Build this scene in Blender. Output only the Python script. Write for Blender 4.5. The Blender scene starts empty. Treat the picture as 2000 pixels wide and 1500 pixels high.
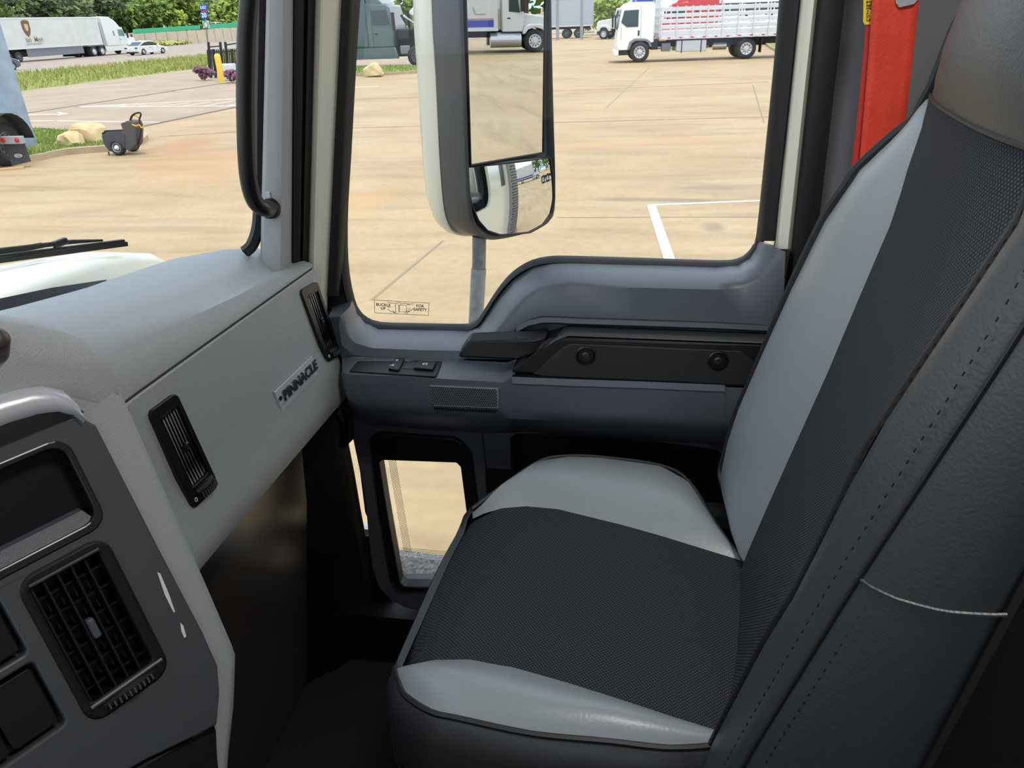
import bpy, bmesh, math, random
from mathutils import Vector, Matrix
random.seed(7)
sc = bpy.context.scene
COL = sc.collection
V = Vector
# ------------------------------------------------------------------ camera
FPX = 1450.0; CZ = 2.4
PIT = math.atan(716 / FPX); YAW = math.atan(278 / math.hypot(FPX, 716)); ROLL = math.atan(.039)
CAM = V((0, 0, CZ))
FW = V((math.cos(PIT) * math.cos(YAW), math.cos(PIT) * math.sin(YAW), -math.sin(PIT)))
_r = FW.cross(V((0, 0, 1))).normalized(); _u = _r.cross(FW)
UP = math.cos(ROLL) * _u + math.sin(ROLL) * _r
RT = math.cos(ROLL) * _r - math.sin(ROLL) * _u
cd = bpy.data.cameras.new('camera'); cam = bpy.data.objects.new('camera', cd); COL.objects.link(cam)
cd.sensor_width = 36; cd.lens = FPX / 2000 * 36; cd.clip_start = .02; cd.clip_end = 2000
cam.matrix_world = Matrix(((RT.x, UP.x, -FW.x, CAM.x), (RT.y, UP.y, -FW.y, CAM.y), (RT.z, UP.z, -FW.z, CAM.z), (0, 0, 0, 1)))
sc.camera = cam
# ------------------------------------------------------------------ light
EXPOSURE = 0.62
SUN = 1.7; SKY = 1.35; FILL = 5.2
vs = sc.view_settings
vs.view_transform = 'Standard'; vs.look = 'None'; vs.exposure = EXPOSURE; vs.gamma = 1; vs.use_curve_mapping = False
w = bpy.data.worlds.new('sky'); sc.world = w; w.use_nodes = True
nt = w.node_tree; N = nt.nodes; L = nt.links
bg = N['Background']; bg.inputs['Strength'].default_value = SKY
tc = N.new('ShaderNodeTexCoord'); ns = N.new('ShaderNodeTexNoise'); ns.inputs['Scale'].default_value = 3.2; ns.inputs['Detail'].default_value = 6
rp = N.new('ShaderNodeValToRGB'); rp.color_ramp.elements[0].position = .40; rp.color_ramp.elements[1].position = .58
rp.color_ramp.elements[0].color = (.50, .66, .92, 1); rp.color_ramp.elements[1].color = (.93, .96, 1.0, 1)
L.new(tc.outputs['Generated'], ns.inputs['Vector']); L.new(ns.outputs['Fac'], rp.inputs['Fac']); L.new(rp.outputs['Color'], bg.inputs['Color'])
sd = bpy.data.lights.new('sun', 'SUN'); sd.energy = SUN; sd.angle = math.radians(3); sd.color = (1, .95, .87)
so = bpy.data.objects.new('sun', sd); COL.objects.link(so)
so.rotation_euler = V((-.16, -.22, 1)).to_track_quat('Z', 'Y').to_euler()

# ------------------------------------------------------------------ helpers
def ray(px, py): return (px - 1000) / FPX * RT - (py - 750) / FPX * UP + FW
def AX(px, py, x): d = ray(px, py); return CAM + d * (x / d.x)
def AY(px, py, y): d = ray(px, py); return CAM + d * (y / d.y)
def AZ(px, py, z=0.0): d = ray(px, py); return CAM + d * ((z - CZ) / d.z)
def APL(px, py, p0, n): d = ray(px, py); return CAM + d * ((p0 - CAM).dot(n) / d.dot(n))
def PY(p):
    v = p - CAM; return 750 - FPX * v.dot(UP) / v.dot(FW)
def htop(foot, py):
    lo, hi = -2.0, 40.0
    for _ in range(40):
        m = (lo + hi) / 2
        if PY(V((foot.x, foot.y, m))) > py: lo = m
        else: hi = m
    return lo
def lin(c): return tuple((x / 255 / 12.92) if x / 255 <= .04045 else ((x / 255 + .055) / 1.055) ** 2.4 for x in c) + (1.0,)
def interp(tab, t):
    if t <= tab[0][0]: return tab[0][1:]
    for a, b in zip(tab, tab[1:]):
        if t <= b[0]:
            f = (t - a[0]) / (b[0] - a[0]); return tuple(p + (q - p) * f for p, q in zip(a[1:], b[1:]))
    return tab[-1][1:]
def smoothpts(pts, n=6):
    out = []; P = [V(p) for p in pts]
    for i in range(len(P) - 1):
        a = P[max(i - 1, 0)]; b = P[i]; c = P[i + 1]; d = P[min(i + 2, len(P) - 1)]
        for k in range(n):
            t = k / n
            out.append(.5 * ((2 * b) + (c - a) * t + (2 * a - 5 * b + 4 * c - d) * t * t + (3 * b - a - 3 * c + d) * t ** 3))
    out.append(P[-1]); return out

MATS = {}
def mat(name, rgb, rough=.5, metal=0.0, bump=0, bscale=400, spec=.5, var=0, vscale=8, emit=0, coat=0, rgb2=None):
    if name in MATS: return MATS[name]
    m = bpy.data.materials.new(name); m.use_nodes = True; t = m.node_tree; b = t.nodes['Principled BSDF']
    b.inputs['Base Color'].default_value = lin(rgb); b.inputs['Roughness'].default_value = rough; b.inputs['Metallic'].default_value = metal
    b.inputs['Specular IOR Level'].default_value = spec
    if coat: b.inputs['Coat Weight'].default_value = coat; b.inputs['Coat Roughness'].default_value = .08
    tcn = t.nodes.new('ShaderNodeTexCoord')
    if bump:
        n = t.nodes.new('ShaderNodeTexNoise'); n.inputs['Scale'].default_value = bscale; n.inputs['Detail'].default_value = 2
        u = t.nodes.new('ShaderNodeBump'); u.inputs['Strength'].default_value = bump; u.inputs['Distance'].default_value = .001
        t.links.new(tcn.outputs['Object'], n.inputs['Vector']); t.links.new(n.outputs['Fac'], u.inputs['Height']); t.links.new(u.outputs['Normal'], b.inputs['Normal'])
    if var or rgb2:
        n = t.nodes.new('ShaderNodeTexNoise'); n.inputs['Scale'].default_value = vscale; n.inputs['Detail'].default_value = 5
        r = t.nodes.new('ShaderNodeValToRGB'); r.color_ramp.elements[0].position = .35; r.color_ramp.elements[1].position = .65
        c = lin(rgb)
        c2 = lin(rgb2) if rgb2 else tuple(min(1, x * (1 + var)) for x in c[:3]) + (1,)
        c1 = c if rgb2 else tuple(x * (1 - var) for x in c[:3]) + (1,)
        r.color_ramp.elements[0].color = c1; r.color_ramp.elements[1].color = c2
        t.links.new(tcn.outputs['Object'], n.inputs['Vector']); t.links.new(n.outputs['Fac'], r.inputs['Fac']); t.links.new(r.outputs['Color'], b.inputs['Base Color'])
    if emit: b.inputs['Emission Color'].default_value = lin(rgb); b.inputs['Emission Strength'].default_value = emit
    MATS[name] = m; return m
def glass(name, tint=(1, 1, 1), refl=.5, rough=0.0, base=.04):
    m = bpy.data.materials.new(name); m.use_nodes = True; t = m.node_tree; t.nodes.clear()
    o = t.nodes.new('ShaderNodeOutputMaterial'); mx = t.nodes.new('ShaderNodeMixShader')
    tr = t.nodes.new('ShaderNodeBsdfTransparent'); tr.inputs['Color'].default_value = (*tint, 1)
    gl = t.nodes.new('ShaderNodeBsdfGlossy'); gl.inputs['Roughness'].default_value = rough
    lw = t.nodes.new('ShaderNodeFresnel'); ge = t.nodes.new('ShaderNodeNewGeometry'); im = t.nodes.new('ShaderNodeMapRange'); im.inputs['To Min'].default_value = 1.45; im.inputs['To Max'].default_value = 1 / 1.45; t.links.new(ge.outputs['Backfacing'], im.inputs['Value']); t.links.new(im.outputs[0], lw.inputs['IOR'])
    mu = t.nodes.new('ShaderNodeMath'); mu.operation = 'MULTIPLY'; mu.inputs[1].default_value = refl
    t.links.new(lw.outputs[0], mu.inputs[0]); t.links.new(mu.outputs[0], mx.inputs['Fac'])
    t.links.new(tr.outputs[0], mx.inputs[1]); t.links.new(gl.outputs[0], mx.inputs[2]); t.links.new(mx.outputs[0], o.inputs['Surface'])
    return m

class MB:
    def __init__(s): s.bm = bmesh.new()
    def face(s, pts):
        try: return s.bm.faces.new([s.bm.verts.new(V(p)) for p in pts])
        except ValueError: return None
    def obox(s, o, a, b, c):
        o, a, b, c = V(o), V(a), V(b), V(c)
        vs = [s.bm.verts.new(o + i * a + j * b + k * c) for k in (0, 1) for j in (0, 1) for i in (0, 1)]
        for f in ((0, 2, 3, 1), (4, 5, 7, 6), (0, 1, 5, 4), (2, 6, 7, 3), (0, 4, 6, 2), (1, 3, 7, 5)): s.bm.faces.new([vs[i] for i in f])
        return s
    def box(s, x0, x1, y0, y1, z0, z1): return s.obox((x0, y0, z0), (x1 - x0, 0, 0), (0, y1 - y0, 0), (0, 0, z1 - z0))
    def bar(s, p, q, wd, ht, up=(0, 0, 1)):
        p, q = V(p), V(q); d = q - p; u = V(up); sd_ = d.cross(u)
        if sd_.length < 1e-6: sd_ = d.cross(V((1, 0, 0)))
        sd_.normalize(); u = sd_.cross(d).normalized()
        return s.obox(p - sd_ * wd / 2 - u * ht / 2, d, sd_ * wd, u * ht)
    def grid(s, rows, close_u=False, close_v=False, flip=False):
        vv = [[s.bm.verts.new(V(p)) for p in r] for r in rows]
        R_ = len(vv); C_ = len(vv[0])
        for i in range(R_ if close_v else R_ - 1):
            for j in range(C_ if close_u else C_ - 1):
                a, b, c, d = vv[i][j], vv[i][(j + 1) % C_], vv[(i + 1) % R_][(j + 1) % C_], vv[(i + 1) % R_][j]
                try: s.bm.faces.new((a, d, c, b) if flip else (a, b, c, d))
                except ValueError: pass
        return vv
    def tube(s, pts, r, n=8, closed=False, flat=1.0, up=None):
        P = [V(p) for p in pts]; rows = []; M = len(P); prev = None
        for i, p in enumerate(P):
            a = P[(i - 1) % M] if (closed or i > 0) else p; b = P[(i + 1) % M] if (closed or i < M - 1) else p
            t = (b - a).normalized()
            if prev is None:
                u = V(up) if up else (V((0, 0, 1)) if abs(t.z) < .9 else V((1, 0, 0)))
            else: u = prev
            u = (u - t * u.dot(t)).normalized(); prev = u; v = t.cross(u)
            rr = r[i] if isinstance(r, (list, tuple)) else r
            rows.append([p + (u * math.cos(2 * math.pi * k / n) * flat + v * math.sin(2 * math.pi * k / n)) * rr for k in range(n)])
        vv = s.grid(rows, close_u=True, close_v=closed)
        if not closed:
            for row in (vv[0][::-1], vv[-1]):
                try: s.bm.faces.new(row)
                except ValueError: pass
        return s
    def cyl(s, p0, p1, r, r1=None, n=20): return s.tube([p0, p1], [r, r if r1 is None else r1], n)
    def lathe(s, prof, o, ax, n=24):
        o = V(o); ax = V(ax).normalized(); u = ax.orthogonal().normalized(); v = ax.cross(u)
        rows = [[o + ax * h + (u * math.cos(2 * math.pi * k / n) + v * math.sin(2 * math.pi * k / n)) * max(r, 1e-4) for k in range(n)] for r, h in prof]
        s.grid(rows, close_u=True); return s
    def plate(s, outer, holes=(), vec=(0, 0, 0)):
        edges = []; geom = []
        for loop in [outer] + list(holes):
            vs = [s.bm.verts.new(V(p)) for p in loop]
            for i in range(len(vs)): edges.append(s.bm.edges.new((vs[i], vs[(i + 1) % len(vs)])))
        r = bmesh.ops.triangle_fill(s.bm, edges=edges, use_beauty=True, use_dissolve=False)
        fs = [g for g in r['geom'] if isinstance(g, bmesh.types.BMFace)]
        if V(vec).length > 0:
            e = bmesh.ops.extrude_face_region(s.bm, geom=fs, use_keep_orig=True)
            bmesh.ops.translate(s.bm, vec=V(vec), verts=[g for g in e['geom'] if isinstance(g, bmesh.types.BMVert)])
        return s
    def prism(s, poly, axis, d0, d1, holes=()):
        def mk(p, d): return {'x': (d, p[0], p[1]), 'y': (p[0], d, p[1]), 'z': (p[0], p[1], d)}[axis]
        vec = {'x': (d1 - d0, 0, 0), 'y': (0, d1 - d0, 0), 'z': (0, 0, d1 - d0)}[axis]
        return s.plate([mk(p, d0) for p in poly], [[mk(p, d0) for p in h] for h in holes], vec)
    def sphere(s, c, r, n=12, sx=1, sy=1, sz=1):
        rows = []
        for i in range(n + 1):
            a = math.pi * i / n; rows.append([V(c) + V((r * sx * math.sin(a) * math.cos(2 * math.pi * k / (2 * n)), r * sy * math.sin(a) * math.sin(2 * math.pi * k / (2 * n)), r * sz * math.cos(a))) for k in range(2 * n)])
        s.grid(rows, close_u=True); return s
    def build(s, name, m, parent=None, smooth=40, bevel=0, seg=2, solid=0, world=False, keep=False, recalc=True):
        bm = s.bm
        bmesh.ops.remove_doubles(bm, verts=bm.verts, dist=1e-5)
        if recalc: bmesh.ops.recalc_face_normals(bm, faces=bm.faces)
        me = bpy.data.meshes.new(name); bm.to_mesh(me); bm.free()
        me.materials.append(m)
        if smooth:
            me.shade_smooth(); me.set_sharp_from_angle(angle=math.radians(smooth))
        o = bpy.data.objects.new(name, me); COL.objects.link(o)
        if parent is not None:
            o.parent = parent
            if world:
                mw = parent.matrix_basis.copy(); p = parent.parent
                mi = Matrix(parent.matrix_parent_inverse)
                tot = mi @ mw
                while p is not None:
                    tot = Matrix(p.matrix_parent_inverse) @ p.matrix_basis @ tot; p = p.parent
                o.matrix_parent_inverse = tot.inverted()
        if solid:
            md = o.modifiers.new('solid', 'SOLIDIFY'); md.thickness = solid; md.offset = -1
        if bevel:
            md = o.modifiers.new('bevel', 'BEVEL'); md.width = bevel; md.segments = seg; md.limit_method = 'ANGLE'; md.angle_limit = math.radians(35)
            md.harden_normals = False
        return o
def thing(name, label, cat, loc=(0, 0, 0), rotz=0, group=None):
    o = bpy.data.objects.new(name, None); COL.objects.link(o); o.empty_display_size = .1
    o.location = loc; o.rotation_euler = (0, 0, rotz); o['label'] = label; o['category'] = cat
    o.matrix_basis = Matrix.Translation(V(loc)) @ Matrix.Rotation(rotz, 4, 'Z')
    if group: o['group'] = group
    return o
def tag(o, label, cat, group=None):
    o['label'] = label; o['category'] = cat
    if group: o['group'] = group
    return o
def struct(o): o['kind'] = 'structure'; return o
def sroot(name, loc=(0, 0, 0)):
    o = bpy.data.objects.new(name, None); COL.objects.link(o); o.matrix_basis = Matrix.Translation(V(loc)); o['kind'] = 'structure'; return o
def dup(root, loc, rotz, label=None):
    r = root.copy(); COL.objects.link(r); r.location = loc; r.rotation_euler = (0, 0, rotz)
    if label: r['label'] = label
    def rec(src, dst):
        for ch in list(src.children):
            if ch.name.startswith('tmp'): continue
            c = ch.copy(); COL.objects.link(c); c.parent = dst; rec(ch, c)
    rec(root, r); return r
def text(body, size, m, origin, ex, ey, name='lettering', parent=None, align='CENTER', depth=.0005, bold=0, world=True, condense=1.0):
    cu = bpy.data.curves.new(name, 'FONT'); cu.body = body; cu.size = size; cu.align_x = align; cu.align_y = 'CENTER'; cu.extrude = depth; cu.offset = bold; cu.resolution_u = 3
    to = bpy.data.objects.new('tmp_text', cu); COL.objects.link(to)
    dg = bpy.context.evaluated_depsgraph_get(); dg.update()
    me = bpy.data.meshes.new_from_object(to.evaluated_get(dg)); bpy.data.objects.remove(to)
    ex = V(ex).normalized(); ey = V(ey).normalized(); ez = ex.cross(ey)
    M = Matrix(((ex.x * condense, ey.x, ez.x, origin[0]), (ex.y * condense, ey.y, ez.y, origin[1]), (ex.z * condense, ey.z, ez.z, origin[2]), (0, 0, 0, 1)))
    me.transform(M)
    b = MB(); b.bm.from_mesh(me); bpy.data.meshes.remove(me)
    return b.build(name, m, parent, smooth=0, world=world)
# ------------------------------------------------------------------ materials of the cab
M_DASH = mat('dash_plastic', (142, 146, 146), .48, bump=.5, bscale=900)
M_TRIM = mat('door_plastic', (78, 84, 92), .3, bump=.35, bscale=900)
M_TRIMD = mat('dark_grey_plastic', (66, 70, 77), .5, bump=.35, bscale=900)
M_FASC = mat('fascia_satin', (60, 63, 67), .36, bump=.1, bscale=1500)
M_BLK = mat('black_plastic', (12, 13, 15), .5, bump=.2, bscale=900, spec=.3)
M_BLKG = mat('black_gloss', (13, 13, 15), .3)
M_RUB = mat('black_rubber', (14, 14, 15), .55)
M_CREAM = mat('cream_paint', (222, 222, 206), .25, coat=.5)
M_SCREEN = mat('dark_screen', (6, 12, 18), .5, spec=.2)
M_KNEE = mat('knee_panel_black', (58, 52, 48), .24, bump=.18, bscale=500, spec=1.0)
M_CARPET = mat('black_carpet', (22, 23, 24), .95, bump=1, bscale=300)
M_VGREY = mat('grey_vinyl', (127, 134, 137), .36, bump=.25, bscale=250)
M_VDARK = mat('dark_vinyl', (54, 57, 59), .42, bump=.3, bscale=350)
M_VBLK = mat('black_vinyl', (36, 38, 41), .45, bump=.3, bscale=350)
M_PIPE = mat('black_piping', (18, 19, 21), .5)
M_CHROME = mat('satin_chrome', (205, 208, 212), .22, metal=1)
M_BADGE = mat('badge_metal', (188, 198, 202), .35, metal=.35)
M_WHITEINK = mat('white_ink', (215, 215, 210), .6)
M_SILV = mat('silver_plastic', (176, 178, 184), .3, metal=.2)
M_SCUFF = mat('pale_scuff', (205, 205, 202), .6)
M_SPOT = mat('dark_scuff', (62, 63, 60), .8)
def fabric_mat():
    m = mat('mesh_fabric', (46, 49, 52), .78, spec=.25); t = m.node_tree; b = t.nodes['Principled BSDF']
    tc_ = t.nodes.new('ShaderNodeTexCoord'); uv = tc_.outputs['UV']
    w1 = t.nodes.new('ShaderNodeTexWave'); w1.wave_type = 'BANDS'; w1.bands_direction = 'DIAGONAL'; w1.inputs['Scale'].default_value = 130
    mp = t.nodes.new('ShaderNodeMapping'); mp.inputs['Scale'].default_value = (1, -1, 1)
    w2 = t.nodes.new('ShaderNodeTexWave'); w2.wave_type = 'BANDS'; w2.bands_direction = 'DIAGONAL'; w2.inputs['Scale'].default_value = 130
    mm = t.nodes.new('ShaderNodeMath'); mm.operation = 'MULTIPLY'
    t.links.new(uv, w1.inputs['Vector']); t.links.new(uv, mp.inputs['Vector']); t.links.new(mp.outputs[0], w2.inputs['Vector'])
    t.links.new(w1.outputs['Fac'], mm.inputs[0]); t.links.new(w2.outputs['Fac'], mm.inputs[1])
    r = t.nodes.new('ShaderNodeValToRGB'); r.color_ramp.elements[0].color = lin((20, 23, 27)); r.color_ramp.elements[1].color = lin((62, 66, 70)); r.color_ramp.elements[1].position = .7
    t.links.new(mm.outputs[0], r.inputs['Fac']); t.links.new(r.outputs['Color'], b.inputs['Base Color'])
    u = t.nodes.new('ShaderNodeBump'); u.inputs['Strength'].default_value = .6; u.inputs['Distance'].default_value = .001
    t.links.new(mm.outputs[0], u.inputs['Height']); t.links.new(u.outputs['Normal'], b.inputs['Normal'])
    return m
M_FAB = fabric_mat()
G_SIDE = glass('side_glass', (.97, .985, .98), .8)
G_WIND = glass('windshield_glass', (.97, .985, .975), .5)

def dash_uv(o, fn):
    me = o.data; uvl = me.uv_layers.new(name='UVMap')
    for lp in me.loops: uvl.data[lp.index].uv = fn(me.vertices[lp.vertex_index].co)

# ------------------------------------------------------------------ cab shell (setting)
floor = MB().box(-1.0, 1.2, -1.1, 1.0, 1.02, 1.06); floor_o = struct(floor.build('floor', M_CARPET, smooth=0))
struct(MB().box(1.2, 1.30, -1.1, .75, 1.0, 1.2).build('baseboard_sill', M_BLK, smooth=0))
ceil = MB().box(-1.05, 1.34, -1.15, .5, 3.02, 3.08); struct(ceil.build('ceiling', mat('headliner', (196, 197, 192), .9), smooth=0))
struct(MB().box(-1.05, 1.24, -1.12, -1.06, 1.02, 1.75).build('wall_back', mat('rear_panel', (70, 72, 73), .8), smooth=0))
g = MB(); g.prism([(-1.12, 1.02), (.74, 1.02), (.74, 2.0), (.5, 3.02), (-1.12, 3.02)], 'x', -1.05, -1.0, [[(-.45, 1.98), (.52, 1.98), (.30, 2.85), (-.45, 2.85)]]); struct(g.build('wall_left', mat('left_door', (84, 88, 92), .7), smooth=0))
# dome lamp added out of view on the headliner to brighten the cab
fill = thing('fill_lamp', 'round dome lamp added on the headliner to brighten the cab, out of view', 'lamp', (.40, -.20, 3.0))
g = MB(); g.lathe([(.0, .018), (.13, .018), (.14, -.004), (.125, -.012), (.12, -.006)], (0, 0, 0), (0, 0, 1), 24); g.build('bezel', M_SILV, fill)
dld = bpy.data.lights.new('fill_light', 'AREA'); dld.shape = 'DISK'; dld.size = .23; dld.energy = FILL; dld.color = (1, .96, .9)
dlo = bpy.data.objects.new('fill_light', dld); COL.objects.link(dlo); dlo.parent = fill; dlo.location = (0, 0, -.014)
# B pillar trim: curved grey panel from the door seal back to the rear wall
rows = []
for z in (1.02, 1.3, 1.6, 1.9, 2.2, 2.45, 2.7, 3.02):
    dx = -.03 * max(0, z - 2.2)
    pb = AX(1597, 450, 1.2).y + (z - 2.109) * -.012
    rows.append([V((1.262 + dx, pb + .02, z)), V((1.22 + dx, pb - .005, z)), V((1.196 + dx, pb - .03, z)), V((1.186 + dx, pb - .075, z)), V((1.182 + dx, pb - .15, z)), V((1.19 + dx, -.75, z)), V((1.2 + dx, -1.08, z))])
bp_ = MB(); bp_.grid(rows); struct(bp_.build('wall_right', mat('pillar_grey', (104, 106, 108), .6, bump=.3, bscale=700), smooth=60))

# A pillar: grey trim + black weatherstrip
trimA = sroot('trim_1', (1.15, .6, 1.9))
def strip(bot, top, ext=(-.55, .75), n=10):
    """boundary points at two heights, extended along the pillar: rows bottom to top"""
    rows = []
    for k in range(n + 1):
        t = ext[0] + (1 + ext[1] - ext[0]) * k / n
        rows.append([b + (tp - b) * t for b, tp in zip(bot, top)])
    return rows
b_ = [AX(509, 480, 1.17), AX(509, 480, 1.125), AX(517, 480, 1.108), AX(548, 480, 1.108), AX(562, 480, 1.13), AX(570, 480, 1.175), AX(570, 480, 1.22)]
t_ = [AX(520, 0, 1.17), AX(520, 0, 1.125), AX(527, 0, 1.108), AX(553, 0, 1.108), AX(566, 0, 1.13), AX(573, 0, 1.175), AX(573, 0, 1.22)]
g = MB(); g.grid(strip(b_, t_, (-.3, .9))); g.build('pillar_cover', M_DASH, trimA, smooth=70, world=True)
b_ = [AX(569, 480, 1.2), AX(572, 480, 1.172), AX(584, 480, 1.176), AX(588, 480, 1.195), AX(592, 480, 1.19), AX(602, 480, 1.2), AX(604, 480, 1.26)]
t_ = [AX(572, 0, 1.2), AX(575, 0, 1.172), AX(592, 0, 1.176), AX(596, 0, 1.195), AX(602, 0, 1.19), AX(614, 0, 1.2), AX(616, 0, 1.26)]
g = MB(); g.grid(strip(b_, t_, (-1.2, .9))); g.build('weatherstrip', M_RUB, trimA, smooth=50, world=True)
# B side weatherstrip on the cab opening
trimB = sroot('trim_2', (1.22, -.25, 1.9))
b_ = [AX(1545, 450, 1.26), AX(1550, 450, 1.215), AX(1556, 450, 1.205), AX(1575, 450, 1.2), AX(1597, 450, 1.205), AX(1599, 450, 1.25)]
t_ = [AX(1592, 0, 1.26), AX(1598, 0, 1.215), AX(1605, 0, 1.205), AX(1625, 0, 1.2), AX(1649, 0, 1.205), AX(1651, 0, 1.25)]
g = MB(); g.grid(strip(b_, t_, (-1.6, 1.2))); g.build('weatherstrip', M_RUB, trimB, smooth=50, world=True)

# windshield: curved glass with a black rubber edge
win = sroot('window_1', (.3, .9, 2.1))
def wsh(x, t):
    u = (x - .2) / .95
    yb = 1.0 - .27 * u ** 2 - .07 * u ** 8; zb = 2.02
    return V((x, yb - .30 * t, zb + .95 * t))
g = MB(); g.grid([[wsh(-.75 + 1.895 * i / 20, j / 6) for i in range(21)] for j in range(7)]); gw = g.build('glass', G_WIND, win, smooth=80, world=True)
# the rubber follows the curve seen at the pillar
pts = [AX(478, 492, 1.12), AX(491, 480, 1.125), AX(501, 455, 1.135), AX(506, 420, 1.14), AX(508, 350, 1.14), AX(509, 200, 1.14), AX(513, 0, 1.14), AX(513, 0, 1.14) + V((0, -.11, .5))]
g = MB(); g.tube(smoothpts(pts, 5), .010, 6); g.build('rubber_edge', M_RUB, win, world=True)
g = MB(); g.box(-.8, 1.15, .48, .72, 2.94, 3.03); g.build('header', M_TRIMD, win, world=True)

# ------------------------------------------------------------------ passenger door
door = sroot('door_1', (1.22, .2, 1.2))
DK = dict(parent=door, world=True)
XG = 1.265
seal = [AX(*p, XG) for p in ((699, 0), (692, 110), (682, 300), (676, 400), (675, 480), (679, 540), (689, 588), (699, 610), (714, 624), (740, 633), (800, 635), (900, 637), (918, 634), (932, 625), (947, 603), (966, 573), (988, 545), (1010, 526), (1038, 511), (1070, 504), (1110, 503), (1250, 507), (1400, 512), (1440, 509), (1460, 498), (1472, 482), (1479, 462), (1492, 340), (1513, 130), (1524, 0))]
topF = seal[0] + (seal[0] - seal[1]) * 3.6; topR = seal[-1] + (seal[-1] - seal[-2]) * 3.2
topF.z = topR.z = 2.86
opening = smoothpts(seal[0:1] + seal[1:], 2)
opening = [topF] + opening + [topR]
def offset_loop(loop, d):
    c = V((XG, sum(p.y for p in loop) / len(loop), sum(p.z for p in loop) / len(loop))); out = []
    M_ = len(loop)
    for i in range(M_):
        a = loop[i - 1]; b = loop[(i + 1) % M_]; t = (b - a); t.x = 0; t.normalize(); nrm = V((0, t.z, -t.y))
        out.append(loop[i] + nrm * d)
    return out
s1 = offset_loop(opening, .012); c0 = sum(((p - opening[0]).length for p in opening))
# choose outward direction
ar = sum(opening[i - 1].y * opening[i].z - opening[i].y * opening[i - 1].z for i in range(len(opening)))
sgn = 1 if ar > 0 else -1
outer = offset_loop(opening, sgn * .012)
# channel: black run around the glass
g = MB(); lp0 = [p + V((.012, 0, 0)) for p in opening]; lp1 = [p + V((-.004, 0, 0)) for p in opening]; lp2 = [p + V((-.012, 0, 0)) for p in offset_loop(opening, sgn * .006)]; lp3 = [p + V((-.004, 0, 0)) for p in outer]; lp4 = [p + V((.012, 0, 0)) for p in outer]
g.grid([lp0, lp1, lp2, lp3, lp4], close_u=True); g.build('glass_seal', M_RUB, smooth=60, **DK)
g = MB(); gl = offset_loop(opening, sgn * .008); g.plate([p + V((.004, 0, 0)) for p in gl]); g.build('window_glass', G_SIDE, smooth=0, **DK)
# black upright runs in front of and behind the glass
b_ = [AX(643, 480, 1.236), AX(646, 480, 1.232), AX(660, 480, 1.238), AX(672, 480, 1.256), AX(673, 480, XG + .01)]
t_ = [AX(667, 0, 1.236), AX(670, 0, 1.232), AX(684, 0, 1.238), AX(697, 0, 1.256), AX(698, 0, XG + .01)]
g = MB(); g.grid(strip(b_, t_, (-.245, 1.15))); g.build('glass_run', M_RUB, smooth=50, **DK)
b_ = [AX(1480, 455, XG + .01), AX(1481, 455, 1.256), AX(1492, 455, 1.24), AX(1512, 455, 1.232), AX(1516, 455, 1.236)]
t_ = [AX(1523, 0, XG + .01), AX(1524, 0, 1.256), AX(1536, 0, 1.24), AX(1560, 0, 1.232), AX(1564, 0, 1.236)]
g = MB(); g.grid(strip(b_, t_, (-.04, 1.2))); g.build('glass_run', M_RUB, smooth=50, **DK)
# cream painted door frame uprights
b_ = [AX(602, 480, 1.26), AX(602, 480, 1.215), AX(606, 480, 1.203), AX(614, 480, 1.2), AX(618, 480, 1.207), AX(630, 480, 1.21), AX(634, 480, 1.222), AX(644, 480, 1.236), AX(645, 480, 1.26)]
t_ = [AX(614, 0, 1.26), AX(614, 0, 1.215), AX(618, 0, 1.203), AX(627, 0, 1.2), AX(631, 0, 1.207), AX(650, 0, 1.21), AX(656, 0, 1.222), AX(667, 0, 1.236), AX(668, 0, 1.26)]
g = MB(); g.grid(strip(b_, t_, (-.40, 1.15))); g.build('front_upright', M_CREAM, smooth=50, **DK)
b_ = [AX(1515, 470, 1.26), AX(1515, 470, 1.236), AX(1524, 470, 1.218), AX(1540, 470, 1.212), AX(1549, 470, 1.224), AX(1550, 470, 1.26)]
t_ = [AX(1563, 0, 1.26), AX(1563, 0, 1.236), AX(1574, 0, 1.218), AX(1590, 0, 1.212), AX(1598, 0, 1.224), AX(1599, 0, 1.26)]
g = MB(); g.grid(strip(b_, t_, (-.04, 1.2))); g.build('rear_upright', M_CREAM, smooth=50, **DK)
g = MB(); g.box(1.21, 1.29, -.36, .5, 2.855, 2.93); g.build('top_rail', M_CREAM, **DK)

# moulded upper trim
def AXL(lst): return [AX(a, b, c) for a, b, c in lst]
R0 = [(688, 586, XG), (698, 611, XG), (714, 627, XG), (740, 638, XG), (830, 640, XG), (915, 642, XG), (935, 634, XG), (952, 609, XG), (973, 577, XG), (1000, 545, XG), (1040, 519, XG), (1075, 510, XG), (1112, 509, XG), (1250, 513, XG), (1400, 518, XG), (1440, 515, XG), (1462, 503, XG), (1474, 486, XG), (1481, 468, XG)]
R1 = [(683, 600, 1.224), (691, 625, 1.224), (708, 645, 1.224), (735, 656, 1.224), (830, 659, 1.224), (910, 660, 1.224), (940, 650, 1.224), (961, 625, 1.224), (984, 592, 1.224), (1010, 563, 1.224), (1044, 540, 1.224), (1078, 530, 1.224), (1114, 527, 1.224), (1250, 530, 1.224), (1400, 534, 1.224), (1446, 530, 1.224), (1472, 515, 1.224), (1485, 495, 1.224), (1493, 476, 1.224)]
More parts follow.
